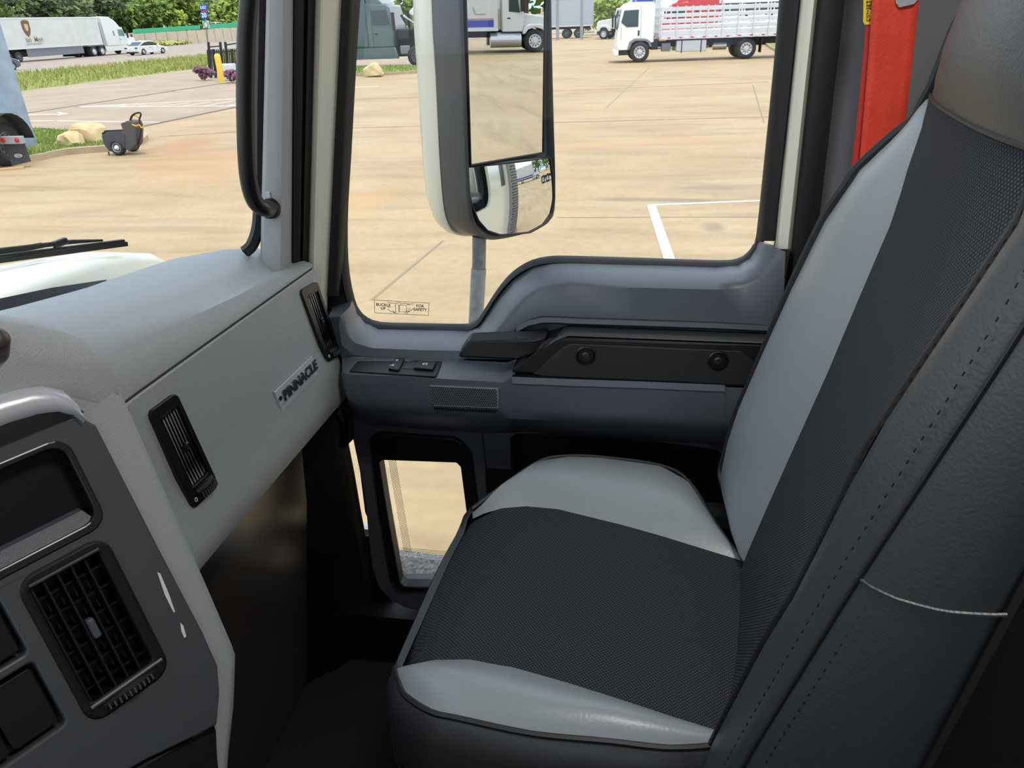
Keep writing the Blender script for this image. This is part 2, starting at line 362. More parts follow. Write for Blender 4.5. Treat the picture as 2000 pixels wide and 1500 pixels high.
R2 = [(672, 610, 1.187), (680, 640, 1.187), (698, 662, 1.187), (730, 672, 1.187), (830, 675, 1.187), (905, 676, 1.187), (945, 664, 1.187), (970, 640, 1.187), (995, 608, 1.187), (1020, 580, 1.187), (1050, 560, 1.187), (1082, 550, 1.187), (1116, 547, 1.187), (1250, 549, 1.187), (1400, 552, 1.187), (1450, 547, 1.187), (1482, 530, 1.187), (1500, 508, 1.187), (1512, 482, 1.187)]
R3 = [(664, 618, 1.173), (674, 650, 1.173), (694, 670, 1.173), (728, 680, 1.173), (830, 684, 1.173), (903, 685, 1.173), (948, 673, 1.173), (975, 650, 1.173), (1002, 620, 1.173), (1026, 594, 1.173), (1054, 574, 1.173), (1085, 564, 1.173), (1118, 561, 1.173), (1250, 562, 1.173), (1400, 566, 1.173), (1454, 562, 1.173), (1492, 548, 1.173), (1512, 525, 1.173), (1534, 494, 1.178)]
R4 = [(662, 640, 1.168), (668, 675, 1.168), (690, 694, 1.168), (725, 697, 1.168), (830, 701, 1.168), (902, 703, 1.168), (950, 690, 1.168), (985, 664, 1.168), (1008, 640, 1.168), (1032, 624, 1.168), (1060, 617, 1.168), (1088, 618, 1.168), (1120, 620, 1.168), (1250, 624, 1.168), (1400, 629, 1.168), (1454, 632, 1.168), (1492, 634, 1.168), (1512, 636, 1.168), (1528, 638, 1.17)]
g = MB(); g.grid([AXL(r) for r in (R0, R1, R2, R3, R4)])
g.face([AX(1481, 468, XG), AX(1493, 476, 1.224), AX(1512, 482, 1.187), AX(1534, 494, 1.178), AX(1534, 488, 1.25)])
g.face([AX(1534, 494, 1.178), AX(1528, 638, 1.17), AX(1528, 638, 1.26), AX(1534, 488, 1.26)])
# front end of the moulding, returning to the uprights
g.grid([[AX(688, 586, XG), AX(683, 600, 1.224), AX(672, 610, 1.187), AX(664, 618, 1.173), AX(662, 640, 1.167)], [AX(650, 600, XG), AX(648, 606, 1.224), AX(644, 612, 1.187), AX(642, 620, 1.178), AX(645, 640, 1.18)]])
g.grid([[AX(664, 618, 1.173), AX(662, 640, 1.167), AX(668, 675, 1.167), AX(690, 694, 1.167)], [AX(642, 620, 1.178), AX(645, 640, 1.18), AX(655, 680, 1.18), AX(668, 698, 1.167)]])
g.build('upper_trim', M_TRIM, smooth=55, recalc=True, **DK)
# lip bead under the upper trim on the right
g = MB(); lipy = [(1008, 640), (1032, 627), (1060, 621), (1088, 621), (1120, 623), (1250, 627), (1400, 632), (1500, 637), (1530, 640)]
g.grid([[AX(a, b - 2, 1.167) for a, b in lipy], [AX(a, b, 1.153) for a, b in lipy], [AX(a, b + 9, 1.151) for a, b in lipy], [AX(a, b + 12, 1.167) for a, b in lipy]])
g.build('trim_bead', M_TRIM, smooth=50, **DK)
# shaped recess beside the grab bar
g = MB(); g.grid([[AX(902, 700, 1.167), AX(950, 688, 1.167), AX(985, 664, 1.167), AX(1008, 640, 1.167), AX(1032, 628, 1.167), AX(1100, 632, 1.167), AX(1300, 640, 1.167), AX(1530, 650, 1.167)], [AX(902, 700, 1.167), AX(950, 702, 1.167), AX(1000, 702, 1.167), AX(1030, 690, 1.167), AX(1060, 668, 1.167), AX(1110, 655, 1.167), AX(1300, 662, 1.167), AX(1530, 675, 1.167)]])
g.build('inner_panel', M_TRIMD, smooth=50, **DK)
# switch ledge
ZL = AX(830, 737, 1.10).z
def AL(px, py, z=None): return AZ(px, py, ZL if z is None else z)
le = [AX(668, 698, 1.167), AX(690, 696, 1.167), AX(800, 700, 1.167), AX(902, 703, 1.167), AX(990, 708, 1.165), AX(1040, 690, 1.19)]
lf = [AX(668, 728, 1.1050), AX(680, 731, 1.1000), AX(800, 736, 1.1000), AX(920, 743, 1.1000), AX(984, 747, 1.1000), AX(1000, 737, 1.1000)]
g = MB(); g.grid([le, lf]); g.build('switch_ledge', M_TRIM, smooth=30, **DK)
FT = [(666, 728, 1.1100), (672, 730, 1.1010), (700, 732, 1.1000), (800, 736, 1.1000), (920, 743, 1.1000), (984, 747, 1.1000), (1000, 736, 1.1000), (1100, 740, 1.1000), (1250, 745, 1.1000), (1415, 752, 1.1000), (1419, 756, 1.1030), (1520, 760, 1.1030)]
FM = [(672, 760, 1.1100), (678, 775, 1.0980), (704, 782, 1.0960), (800, 787, 1.0960), (920, 793, 1.0960), (984, 797, 1.0960), (1000, 798, 1.0960), (1100, 803, 1.0960), (1250, 810, 1.0960), (1415, 816, 1.0960), (1419, 818, 1.0980), (1520, 824, 1.0980)]
FB = [(682, 790, 1.1200), (690, 795, 1.1050), (712, 800, 1.1020), (800, 808, 1.1020), (920, 815, 1.1020), (984, 817, 1.1020), (1000, 818, 1.1020), (1100, 822, 1.1020), (1250, 830, 1.1020), (1415, 837, 1.1020), (1419, 838, 1.1040), (1520, 844, 1.1040)]
FU = [(694, 812, 1.19), (708, 822, 1.19), (740, 829, 1.19), (820, 836, 1.19), (920, 842, 1.19), (960, 844, 1.19), (1010, 836, 1.19), (1100, 846, 1.19), (1250, 856, 1.19), (1380, 864, 1.19), (1415, 880, 1.19), (1520, 890, 1.19)]
g = MB(); g.grid([AXL(r) for r in (FT, FM, FB, FU, [(a, b + 4, 1.212) for a, b, c in FU])]); g.build('armrest_front', M_TRIM, smooth=35, **DK)
g = MB(); g.grid([[AX(a, b - 0, c) for a, b, c in FT[6:10]], [AX(a, b + 13, c - .0035) for a, b, c in FT[6:10]]]); g.build('armrest_bead', M_TRIM, smooth=35, **DK)
g = MB(); g.grid([[AX(1000, 736, 1.1000), AX(1100, 740, 1.1000), AX(1415, 752, 1.1000), AX(1520, 757, 1.1000)], [AX(1000, 736, 1.1000) + V((.07, 0, -.004)), AX(1100, 740, 1.1000) + V((.07, 0, -.004)), AX(1415, 752, 1.1000) + V((.07, 0, -.004)), AX(1520, 757, 1.1000) + V((.07, 0, -.004))]])
g.build('recess_floor', M_BLK, smooth=0, **DK)
# switch plate on the ledge
sp = [AL(682, 728), AL(706, 698), AL(868, 704), AL(851, 738)]
g = MB(); g.plate(sp, vec=(0, 0, .003)); plate = g.build('switch_plate', M_BLK, bevel=.0012, parent=door, world=True)
def on_ledge_box(poly, z0, z1, name, m, parent):
    b = MB(); b.plate([AL(a, c) + V((0, 0, z0)) for a, c in poly], vec=(0, 0, z1 - z0)); return b.build(name, m, parent, bevel=.0012, world=True)
sw = on_ledge_box([(759, 726), (773, 705), (791, 706), (779, 729)], .003, .0065, 'lock_switch', M_BLK, plate)
on_ledge_box([(786, 723), (798, 709), (820, 711), (812, 725)], .003, .0036, 'switch_well', M_RUB, plate)
sw2 = on_ledge_box([(808, 725), (818, 711), (853, 713), (846, 728)], .003, .007, 'window_switch', M_BLK, plate)
for (px, py, t_) in ((767, 720, 'm'), (776, 710, 'u'), (831, 718, 'w')):
    b = MB(); c = AL(px, py) + V((0, 0, .0072 if px > 800 else .0067))
    if t_ == 'w': b.plate([c + V((-.003, .004, 0)), c + V((.003, .005, 0)), c + V((.004, -.004, 0)), c + V((-.003, -.004, 0))], [[c + V((-.0018, .0025, 0)), c + V((.0018, .003, 0)), c + V((.0026, -.0022, 0)), c + V((-.0018, -.0022, 0))]])
    elif t_ == 'm': b.box(c.x - .002, c.x + .002, c.y - .003, c.y + .001, c.z, c.z + .0003); b.box(c.x - .001, c.x, c.y + .001, c.y + .005, c.z, c.z + .0003)
    else: b.box(c.x - .002, c.x + .002, c.y - .002, c.y + .002, c.z, c.z + .0003)
    b.build('switch_symbol', M_WHITEINK, plate, smooth=0, world=True)
# speaker grille: plate, perforations, ribbed lower lip
gx = 1.0945
gp = [(839, 754), (973, 760), (975, 798), (845, 793)]
g = MB(); g.plate([AX(a, b, gx) for a, b in gp], vec=(.006, 0, 0)); sg = g.build('speaker_grille', mat('grille_grey', (112, 117, 122), .5), bevel=.001, parent=door, world=True)
g = MB()
for j in range(11):
    for i in range(30):
        u = (i + .5 + (.5 if j % 2 else 0)) / 31; v_ = (j + .7) / 11.8
        a = [gp[0][k] + (gp[1][k] - gp[0][k]) * u for k in (0, 1)]; b = [gp[3][k] + (gp[2][k] - gp[3][k]) * u for k in (0, 1)]
        c = AX(a[0] + (b[0] - a[0]) * v_, a[1] + (b[1] - a[1]) * v_, gx - .0003)
        g.face([c + V((0, .0016 * math.cos(k * math.pi / 3), .0016 * math.sin(k * math.pi / 3))) for k in range(6)])
pf = g.build('perforations', M_RUB, sg, smooth=0, world=True); pf['kind'] = 'stuff'
g = MB(); g.grid([[AX(845, 793, gx), AX(910, 796, gx), AX(975, 799, gx)], [AX(858, 812, 1.1200), AX(910, 818, 1.1200), AX(956, 820, 1.1200)]]); g.build('grille_lip', MATS['grille_grey'], sg, smooth=0, world=True)
g = MB()
for k in range(28):
    a = AX(848 + k * 4.5, 795 + k * .22, gx - .001); b = AX(860 + k * 3.5, 813 + k * .3, 1.1190); g.bar(a, b, .0018, .0018)
rb = g.build('grille_ribs', M_BLK, sg, smooth=0, world=True); rb['kind'] = 'stuff'
# door release lever
g = MB()
l0 = [AX(893, 699, 1.1050), AX(914, 668, 1.1150), AX(1040, 664, 1.1200), AX(1070, 657, 1.1300), AX(1052, 690, 1.1200), AX(1010, 704, 1.1080)]
g.plate(l0, vec=(.03, 0, .006)); g.build('release_lever', M_BLK, bevel=.004, parent=door, world=True)
# grab bar with bolts
gb = [AX(996, 729, 1.1120), AX(1060, 668, 1.1220), AX(1100, 657, 1.1220), AX(1300, 664, 1.1220), AX(1530, 674, 1.1220), AX(1530, 758, 1.1100), AX(1300, 748, 1.1100), AX(1100, 740, 1.1100)]
g = MB(); g.plate(gb, vec=(.05, 0, 0)); bar_ = g.build('grab_bar', M_BLK, bevel=.006, seg=3, parent=door, world=True)
gb2 = [AX(1042, 729, 1.1105), AX(1098, 678, 1.1190), AX(1115, 670, 1.1190), AX(1445, 684, 1.1190), AX(1475, 705, 1.1150), AX(1475, 752, 1.1085), AX(1300, 744, 1.1085), AX(1060, 734, 1.1095)]
g = MB(); g.plate(gb2, vec=(-.003, 0, 0)); g.build('inset_panel', mat('black_matte', (8, 9, 11), .6), bar_, bevel=.0015, world=True)
for px, py in ((1144, 694), (1402, 704)):
    c = AX(px, py, 1.1130); g = MB(); g.lathe([(.0165, -.001), (.0165, .003), (.014, .004), (.012, .001), (0, .001)], c, (-1, 0, .12)); bt = g.build('bolt_cup', M_BLKG, bar_, smooth=40, world=True)
    g = MB(); g.lathe([(.007, 0), (.007, .005), (.0045, .006), (.004, .003), (0, .003)], c, (-1, 0, .12), 6); g.build('bolt', mat('bolt_steel', (70, 72, 75), .35, metal=.8), bt, smooth=30, world=True)
g = MB(); hb = [(1062, 664), (1085, 650), (1110, 640), (1300, 647), (1530, 656)]
g.grid([[AX(a, b - 5, 1.166) for a, b in hb], [AX(a, b + 6, 1.1350) for a, b in hb], [AX(a, b + 12, 1.1220) for a, b in hb], [AX(a, b + 16, 1.1200) for a, b in hb]]); g.build('grab_bar_top', mat('grab_dark', (44, 47, 50), .45, bump=.4, bscale=900), bar_, smooth=60, world=True)
g = MB(); g.box(1.256, 1.262, -.36, .53, 1.66, 1.868); g.build('leak_block_plate', M_RUB, smooth=0, **DK)  # unseen black plate added to stop light leaking through the door
# lower door panel with kick window hole and pocket
XL = 1.205
low = [(690, 806), (720, 826), (830, 838), (960, 846), (1100, 848), (1250, 858), (1415, 880), (1540, 890)]
lowp = [AX(a, b, XL) for a, b in low]
yR = AX(1540, 890, XL).y
edge = [(790, 1186), (764, 1172), (741, 1148), (728, 1110), (720, 1045), (712, 960), (700, 900), (692, 860)]
lowp += [V((XL, yR, 1.19)), V((XL, .3, 1.19))] + [AX(a, b, XL) for a, b in edge]
kh = [AX(a, b, XL) for a, b in ((723, 858), (728, 848), (745, 842), (888, 852), (905, 862), (922, 884), (932, 960), (948, 1110), (948, 1150), (780, 1150), (764, 1130), (742, 1000))]
poc = [AX(a, b, XL) for a, b in ((996, 856), (1012, 843), (1200, 855), (1385, 868), (1408, 885), (1425, 905), (1425, 1010), (1000, 985))]
g = MB(); g.plate(lowp, [kh, poc], (.05, 0, 0)); g.build('lower_panel', M_TRIMD, smooth=0, bevel=.004, **DK)
g = MB(); g.plate([p + V((.045, 0, 0)) for p in poc], vec=(.004, 0, 0)); 
g.build('map_pocket', M_RUB, smooth=0, **DK)
ki = [AX(a, b, XL + .02) for a, b in ((749, 890), (755, 885), (897, 890), (905, 898), (916, 985), (930, 1125), (925, 1132), (797, 1130), (788, 1122), (768, 1010))]
g = MB(); kf = [p + V((-.008, 0, 0)) for p in kh]
g.plate(kf, [[p + V((-.028, 0, 0)) for p in ki]], (.03, 0, 0)); kw = g.build('kick_window_frame', M_BLK, smooth=0, bevel=.003, parent=door, world=True)
g = MB(); g.plate([p + V((.03, 0, 0)) for p in ki]); g.build('kick_window_glass', G_SIDE, kw, smooth=0, world=True)
# dotted ceramic edge on the kick glass
g = MB()
def kdots(p0, p1, n, off, cols):
    for i in range(n):
        for j in range(cols):
            t = (i + .5 * (j % 2)) / n; c = AX(p0[0] + (p1[0] - p0[0]) * t + off[0] * j, p0[1] + (p1[1] - p0[1]) * t + off[1] * j, XL + .048)
            g.face([c + V((0, .0013 * math.cos(k * math.pi / 2), .0013 * math.sin(k * math.pi / 2))) for k in range(4)])
kdots((757, 886), (790, 1078), 62, (2.6, 0), 6); kdots((786, 1070), (930, 1082), 45, (0, 2.7), 3)
dt = g.build('glass_dot_edge', M_RUB, kw, smooth=0, world=True); dt['kind'] = 'stuff'
g = MB(); g.grid([[AX(a, b, 1.37) for a, b in ((780, 1074), (850, 1083), (945, 1086))], [AX(a, b, 1.34) for a, b in ((781, 1085), (850, 1094), (945, 1097))], [AX(a, b, 1.27) for a, b in ((787, 1140), (850, 1145), (945, 1147))]]); g.grid([[AX(a, b, 1.33) for a, b in ((748, 880), (760, 960), (781, 1080))], [AX(a, b, 1.27) for a, b in ((744, 880), (755, 960), (776, 1085))]]); g.build('outer_sill', mat('dusty_grey_seal', (128, 126, 122), .8, var=.45, vscale=120), kw, smooth=0, world=True)
for (a0, b0, r_) in ((765, 866, .012), (882, 872, .012)):
    c = AX(a0, b0, XL - .009); g = MB(); g.lathe([(r_, 0), (r_, .0015), (r_ * .8, .0015), (r_ * .8, 0)], c, (-1, 0, 0)); g.build('clip_ring', M_BLKG, kw, world=True)
# seam in the lower panel and dark band
g = MB(); g.bar(AX(942, 848, XL - .001), AX(950, 915, XL - .001), .002, .002); g.build('panel_seam', M_RUB, smooth=0, **DK)
g = MB(); g.plate([AX(a, b, XL - .003) for a, b in ((948, 915), (1000, 918), (1002, 990), (950, 960))], vec=(.002, 0, 0)); g.build('dark_band', M_BLK, smooth=0, **DK)
# door check strap in the gap at the front edge
g = MB(); g.tube(smoothpts([AX(662, 800, 1.19), AX(672, 830, 1.185), AX(670, 870, 1.19)], 5), .009, 8); g.build('check_strap', M_BLK, **DK)
slit = [AX(a, b, 1.26) for a, b in ((680, 868), (690, 858), (703, 920), (713, 1000), (719, 1014), (733, 1010), (733, 1047), (713, 1047), (704, 1000), (692, 930))]
jl = [AX(a, b, 1.26) for a, b in ((705, 780), (707, 860), (716, 900), (737, 1045), (744, 1110), (756, 1148), (776, 1172), (800, 1192))]
jl = [V((1.26, .72, 2.0)), V((1.26, jl[0].y, 2.0))] + jl + [V((1.26, .40, 1.04)), V((1.26, .72, 1.04))]
g = MB(); g.plate(jl, [slit], (.004, 0, 0)); struct(g.build('trim_3', M_RUB, smooth=0))
# decal on the glass
dx = XG + .001
def onglass(px, py): return AX(px, py, dx)
dc = [onglass(*p) for p in ((731, 586), (838, 592), (837, 616), (732, 611))]
M_INK = mat('decal_ink', (92, 78, 60), .8)
g = MB()
for k in range(4): g.bar(dc[k], dc[(k + 1) % 4], .0007, .0007, (1, 0, 0))
dec = g.build('decal_border', M_INK, smooth=0, **DK)
exd = (dc[1] - dc[0]).normalized(); eyd = (dc[0] - dc[3]).normalized()
for body, px, py in (('BUCKLE', 748.5, 595.5), ('UP', 748.5, 602.5), ('FOR', 820.5, 598), ('SAFETY', 820.5, 605)):
    text(body, .0078, M_INK, onglass(px, py), exd, eyd, 'decal_text', dec, bold=.0001)
g = MB()
def dl(pts): g.tube([onglass(*p) for p in pts], .0005, 4)
dl([(772, 595), (779, 595), (779, 610), (773, 609), (772, 595)]); dl([(780, 596), (792, 596), (794, 599), (794, 607), (791, 609), (780, 609), (780, 596)])
dl([(757, 590), (763, 592), (772, 592)]); dl([(757, 604), (763, 608), (768, 610), (776, 612)]); dl([(794, 596), (801, 594), (808, 593)]); dl([(794, 608), (802, 607), (808, 602)])
dl([(768, 611), (773, 608)]); dl([(790, 612), (797, 608)]); dl([(794, 613), (800, 608)]); dl([(757, 600), (763, 600)]); dl([(800, 594), (790, 592), (782, 594)]); dl([(772, 593), (778, 591), (784, 592)]); dl([(766, 606), (772, 612)]); dl([(796, 603), (803, 604)])
g.build('decal_drawing', M_INK, dec, smooth=0, world=True)
# ------------------------------------------------------------------ dashboard
dash = thing('dashboard', 'grey moulded passenger dashboard with two upright black air vents and a metal badge', 'dashboard', (.9, .6, 1.75))
DA = dict(parent=dash, world=True)
zc_tab = [(-.6, 2.115), (.3, 2.116), (.69, 2.096), (.845, 2.071), (.975, 2.054), (1.1, 2.044), (1.2, 2.034)]
def dsec(x):
    zc = interp(zc_tab, x)[0]; e = max(0, (x - 1.08) / .12)
    ys = .56 - .018 * max(0, (x - .7) / .45)
    zs = 2.024
    k = ys - .56
    return [V((x, .60, 1.76)), V((x, .545 + k, 1.772)), V((x, .531 + k, 1.779)), V((x, .528 + k, 1.79)), V((x, .528 + k, 1.812)), V((x, .535 + k, 1.826)), V((x, .549 + k, 1.90)), V((x, ys - .002, 2.0205)), V((x, ys - .0005, 2.0225)), V((x, ys + .004, 2.024)), V((x, ys + .0005, 2.0258)), V((x, ys + .001, 2.03)),
            V((x, ys + .007, 2.03 + (zc - 2.03) * .35)), V((x, ys + .018, 2.03 + (zc - 2.03) * .70)), V((x, ys + .035, zc - .006)), V((x, ys + .06, zc + .008)), V((x, ys + .1, zc + .020)), V((x, ys + .16, zc + .017)), V((x, ys + .26, zc + .0)), V((x, ys + .36, zc - .03)), V((x, ys + .42, zc - .09))]
xs = [-.6, -.2, .1, .3, .45, .55, .62, .69, .76, .83, .9, .97, 1.03, 1.08, 1.115, 1.14, 1.155, 1.165]
rows = [dsec(x) for x in xs]
# round the right-hand end
def shrink(row, x, f):
    c = V((x, .72, 1.93)); return [V((x, c.y + (p.y - c.y) * f, c.z + (p.z - c.z) * f)) for p in row]
rows += [shrink(dsec(1.165), 1.178, .985), shrink(dsec(1.165), 1.186, .955), shrink(dsec(1.165), 1.188, .5)]
g = MB(); g.grid(rows); g.build('dash_shell', M_DASH, smooth=32, **DA)
g = MB(); g.tube([V((x, dsec(x)[9].y - .0035, 2.024)) for x in xs], .0011, 5); g.build('panel_gap', M_RUB, **DA)
# dash face helpers: point on the face at image pixel
FN = V((0, -1, .0)); 
def DF(px, py, off=0.0):
    # face plane runs (x, .56-.018*(x-.7)/.45 - lean)
    p0 = V((.7, .549, 1.90)); n = V((-.04, -1, .10)).normalized(); return APL(px, py, p0 + n * off, n)
DN = V((-.04, -1, .10)).normalized()
def vent(poly, name, slots, wheel_at, mirrorx=False):
    o = [DF(*p) for p in poly]
    c = sum(o, V()) / len(o)
    ins = lambda f: [c + (p - c) * f for p in o]
    tl, tr, br, bl = o[0], o[1], o[2], o[3]
    def at(u, v_, off=0): return tl + (tr - tl) * u + (bl - tl) * v_ + (tl - tr + br - bl) * u * v_ + DN * off
    rect = lambda u0, u1, v0, v1, off: [at(u0, v0, off), at(u1, v0, off), at(u1, v1, off), at(u0, v1, off)]
    def rrect(u0, u1, v0, v1, off, ru=.14, rv=.06):
        out = []
        for (cu, cv, a0) in ((u0 + ru, v0 + rv, 180), (u1 - ru, v0 + rv, 270), (u1 - ru, v1 - rv, 0), (u0 + ru, v1 - rv, 90)):
            for k in range(4):
                a = math.radians(a0 + k * 30); out.append(at(cu + ru * math.cos(a), cv + rv * math.sin(a), off))
        return out
    g = MB(); g.plate(rrect(0, 1, 0, 1, .007), [rrect(.22, .86, .10, .82, .007, .06, .03)], -DN * .035)
    body = g.build(name, M_BLKG, dash, smooth=0, bevel=.0025, seg=3, world=True)
    g = MB(); g.plate(rect(.15, .92, .06, .86, -.022)); g.build('vent_duct', M_RUB, body, smooth=0, world=True)
    for k in range(slots):
        u = .30 + .48 * k / (slots - 1)
        g = MB(); a = at(u, .10, .003); b = at(u, .82, .003); g.obox(a, (b - a), (tr - tl).normalized() * .0022, -DN * .016); g.build('vane', mat('vane_black', (10, 10, 12), .75, spec=.1), body, smooth=0, world=True)
    g = MB(); a = at(.26, .115, .005); b = at(.82, .10, .005); g.tube([a, b], .0022, 6); g.build('top_bead', M_BLKG, body, world=True)
    # thumb wheel and off ring
    g = MB(); w0, w1 = at(.30, .905, .004), at(.88, .885, .004); g.tube([w0, (w0 + w1) / 2 + DN * .004, w1], [.006, .008, .006], 10); wl = g.build('thumb_wheel', M_BLK, body, world=True)
    g = MB()
    for k in range(9):
        q = w0 + (w1 - w0) * (k + .5) / 9 + DN * (.007 + .004 * math.sin(math.pi * (k + .5) / 9)); g.obox(q, (w1 - w0).normalized() * .0014, (bl - tl).normalized() * .008, DN * .0016)
    g.build('wheel_ribs', M_TRIMD, wl, smooth=0, world=True)
    rc = at(.16, .93, .0085); e1 = (tr - tl).normalized(); e2 = (tl - bl).normalized()
    g = MB(); g.tube([rc + (e1 * math.cos(a) + e2 * math.sin(a)) * .0024 for a in [2 * math.pi * k / 14 for k in range(14)]], .0005, 4, closed=True); g.build('off_mark', M_WHITEINK, body, world=True)
    mc = at(.66, .48, -.0); g = MB(); g.lathe([(.006, 0), (.006, .004), (.004, .005), (0, .004)], mc, DN, 12); g.build('vane_knob', M_BLKG, body, world=True)
    return body
vent([(281, 806), (336, 766), (420, 948), (369, 996)], 'air_vent', 6, None)
vent([(580, 568), (613, 549), (660, 692), (634, 708)], 'air_vent', 5, None)
# badge
bq = [DF(533, 766, .001), DF(607, 695, .001), DF(619, 731, .001), DF(547, 804, .001)]
g = MB(); g.plate(bq, vec=DN * .0035); badge = g.build('name_badge', M_BADGE, dash, smooth=0, bevel=.0012, world=True)
be = (bq[1] - bq[0]).normalized(); bu = (bq[0] - bq[3]); bu = (bu - be * bu.dot(be)).normalized()
bcen = sum(bq, V()) / 4 + DN * .0052
text('PINNACLE', .0235, mat('badge_letters', (38, 41, 44), .4), bcen + be * .008 + bu * .001, be, bu, 'badge_lettering', badge, depth=.0012, bold=.0004, condense=1.12)
g = MB(); 
for k in range(5): g.bar(bcen - be * .069 + bu * (.006 - k * .0034) - DN * .0004, bcen + be * .072 + bu * (.006 - k * .0034) - DN * .0004, .0007, .0007, DN)
g.build('badge_lines', M_SILV, badge, smooth=0, world=True)
g = MB(); g.obox(bcen - be * .066 + bu * .001, be * .006, bu * .006, DN * .0012); g.build('badge_square', M_BLK, badge, smooth=0, world=True)
# knee panel below the dash
g = MB(); g.grid([[V((x, .60 + .012 * math.sin(x * 7), 1.765)), V((x, .602, 1.70)), V((x, .615, 1.55)), V((x, .65, 1.35)), V((x, .69, 1.06))] for x in (-.2, .2, .5, .6, .7, .8, .9, 1.0, 1.06, 1.13)])
g.build('knee_panel', M_KNEE, smooth=60, **DA)
g = MB(); g.tube([V((.2, .575, 1.768)), V((.7, .578, 1.768)), V((1.16, .556, 1.768))], .007, 6); g.build('lower_bead', M_BLK, **DA)
# dark kick trim at the door side
g = MB(); g.grid([[V((1.11, .612 + (1.765 - z) * .12, z)), V((1.13, .61 + (1.765 - z) * .10, z)), V((1.17, .60 + (1.765 - z) * .05, z)), V((1.25, .575, z))] for z in (1.765, 1.6, 1.4, 1.2, 1.06)]); struct(g.build('baseboard_right', M_BLK, smooth=40))

# ------------------------------------------------------------------ centre console turned to the driver
al = math.radians(27); th = math.radians(20)
CH = V((math.cos(al), -math.sin(al), 0)); n0 = V((-math.sin(al), -math.cos(al), 0))
CVd = V((0, 0, -1)) * math.cos(th) + n0 * math.sin(th)
CN = CH.cross(CVd); CN = CN if CN.dot(n0) > 0 else -CN
CQ = CAM + ray(415, 1290) * .70
def CP(h, v, off=0.0): return CQ + CH * h + CVd * v + CN * off
def CI(px, py, off=0.0):
    p = APL(px, py, CQ + CN * off, CN); d = p - CQ; return d.dot(CH), d.dot(CVd)
cons = thing('center_console', 'grey centre console with louvred air vent and dark screen, at left edge', 'console', (.35, .5, 1.06))
CO = dict(parent=cons, world=True)
# outer housing: profile sweep along its right edge (front crest, rounded side, back)
hz = [(-.305, -.06, -.02), (-.30, -.0, .012), (-.292, .022, .012), (-.27, .032, 0), (-.2, .031, 0), (-.1, .028, 0), (0.0, .0255, 0), (.02, .022, 0), (.06, .004, 0), (.12, -.025, 0), (.2, -.06, 0)]
vt = [(-.25, .0335), (-.15, .031), (-.06, .029), (0.0, .027), (.012, .026), (.03, .017), (.055, .004), (.09, -.018), (.14, -.046), (.24, -.09)]
rows = []
for v_, e in [(-.285, .034), (-.27, .034)] + vt:
    r = [CP(h_, v_, .002 if v_ > -.29 else -.004) for h_ in (-.45, -.2, -.06, -.03)]
    k = 0
    r = [CP(-.5, v_, -.08), CP(-.2, v_, -.08), CP(e - .051, v_, -.08), CP(e - .05, v_, -.001 - .03 * k), CP(e - .012, v_, -.0015 - .03 * k), CP(e - .003, v_, -.006 - .03 * k), CP(e, v_, -.016 - .03 * k), CP(e, v_, -.06 - .03 * k), CP(e - .008, v_, -.16), CP(e - .02, v_, -.3)]
    rows.append(r)
g = MB(); g.grid(rows); g.build('console_shell', M_DASH, smooth=70, **CO)
# sloping hood over the console
hood = [(-.45, -.402, 0), (-.2, -.392, 0), (-.1, -.382, 0), (-.06, -.374, 0), (-.03, -.364, 0), (-.008, -.352, 0), (.008, -.342, .0), (.020, -.330, -.001), (.028, -.318, -.003), (.0325, -.307, -.009), (.034, -.298, -.018), (.0345, -.292, -.06)]
def hoodrow(f, off, lo=None): return [CP(h_, vt_ * f + (-.286 if h_ < -.02 else -.274 if h_ < -.004 else -.262) * (1 - f), off + o_) for h_, vt_, o_ in hood]
g = MB(); g.grid([hoodrow(0, -.001), hoodrow(.35, .004), hoodrow(.62, .004), hoodrow(.82, -.004), hoodrow(.94, -.018), hoodrow(1.0, -.045), hoodrow(.99, -.09), hoodrow(.93, -.16), hoodrow(.8, -.26)])
g.build('console_hood', M_DASH, smooth=80, **CO)
# fascia plate with openings
def rr(h0, h1, v0, v1, r, n=4):
    out = []
    for ch_, cv_, a0 in ((h0 + r, v0 + r, 180), (h1 - r, v0 + r, 270), (h1 - r, v1 - r, 0), (h0 + r, v1 - r, 90)):
        for k in range(n + 1):
            a = math.radians(a0 + 90 * k / n); out.append((ch_ + r * math.cos(a), cv_ + r * math.sin(a)))
    return out
FO = .004
fas = [(-.5, -.262), (-.03, -.262), (-.012, -.258), (-.003, -.245), (-.0005, -.12), (.002, -.03), (.001, .006), (-.008, .03), (-.022, .054), (-.05, .047), (-.085, .037), (-.12, .030), (-.5, .030)]
vo = rr(-.107, -.037, -.156, -.020, .014)
so_ = rr(-.32, -.030, -.246, -.166, .014)
b1 = rr(-.235, -.1215, -.158, -.102, .004); b2 = rr(-.235, -.1215, -.094, -.034, .004); b3 = rr(-.235, -.1215, -.024, .026, .004)
P3 = lambda lp, off=0: [CP(h_, v_, off) for h_, v_ in lp]
g = MB(); g.plate(P3(fas, FO), [P3(x_, FO) for x_ in (vo, so_, b1, b2)], CN * -.02); fasc = g.build('fascia', M_FASC, smooth=0, bevel=.002, **CO)
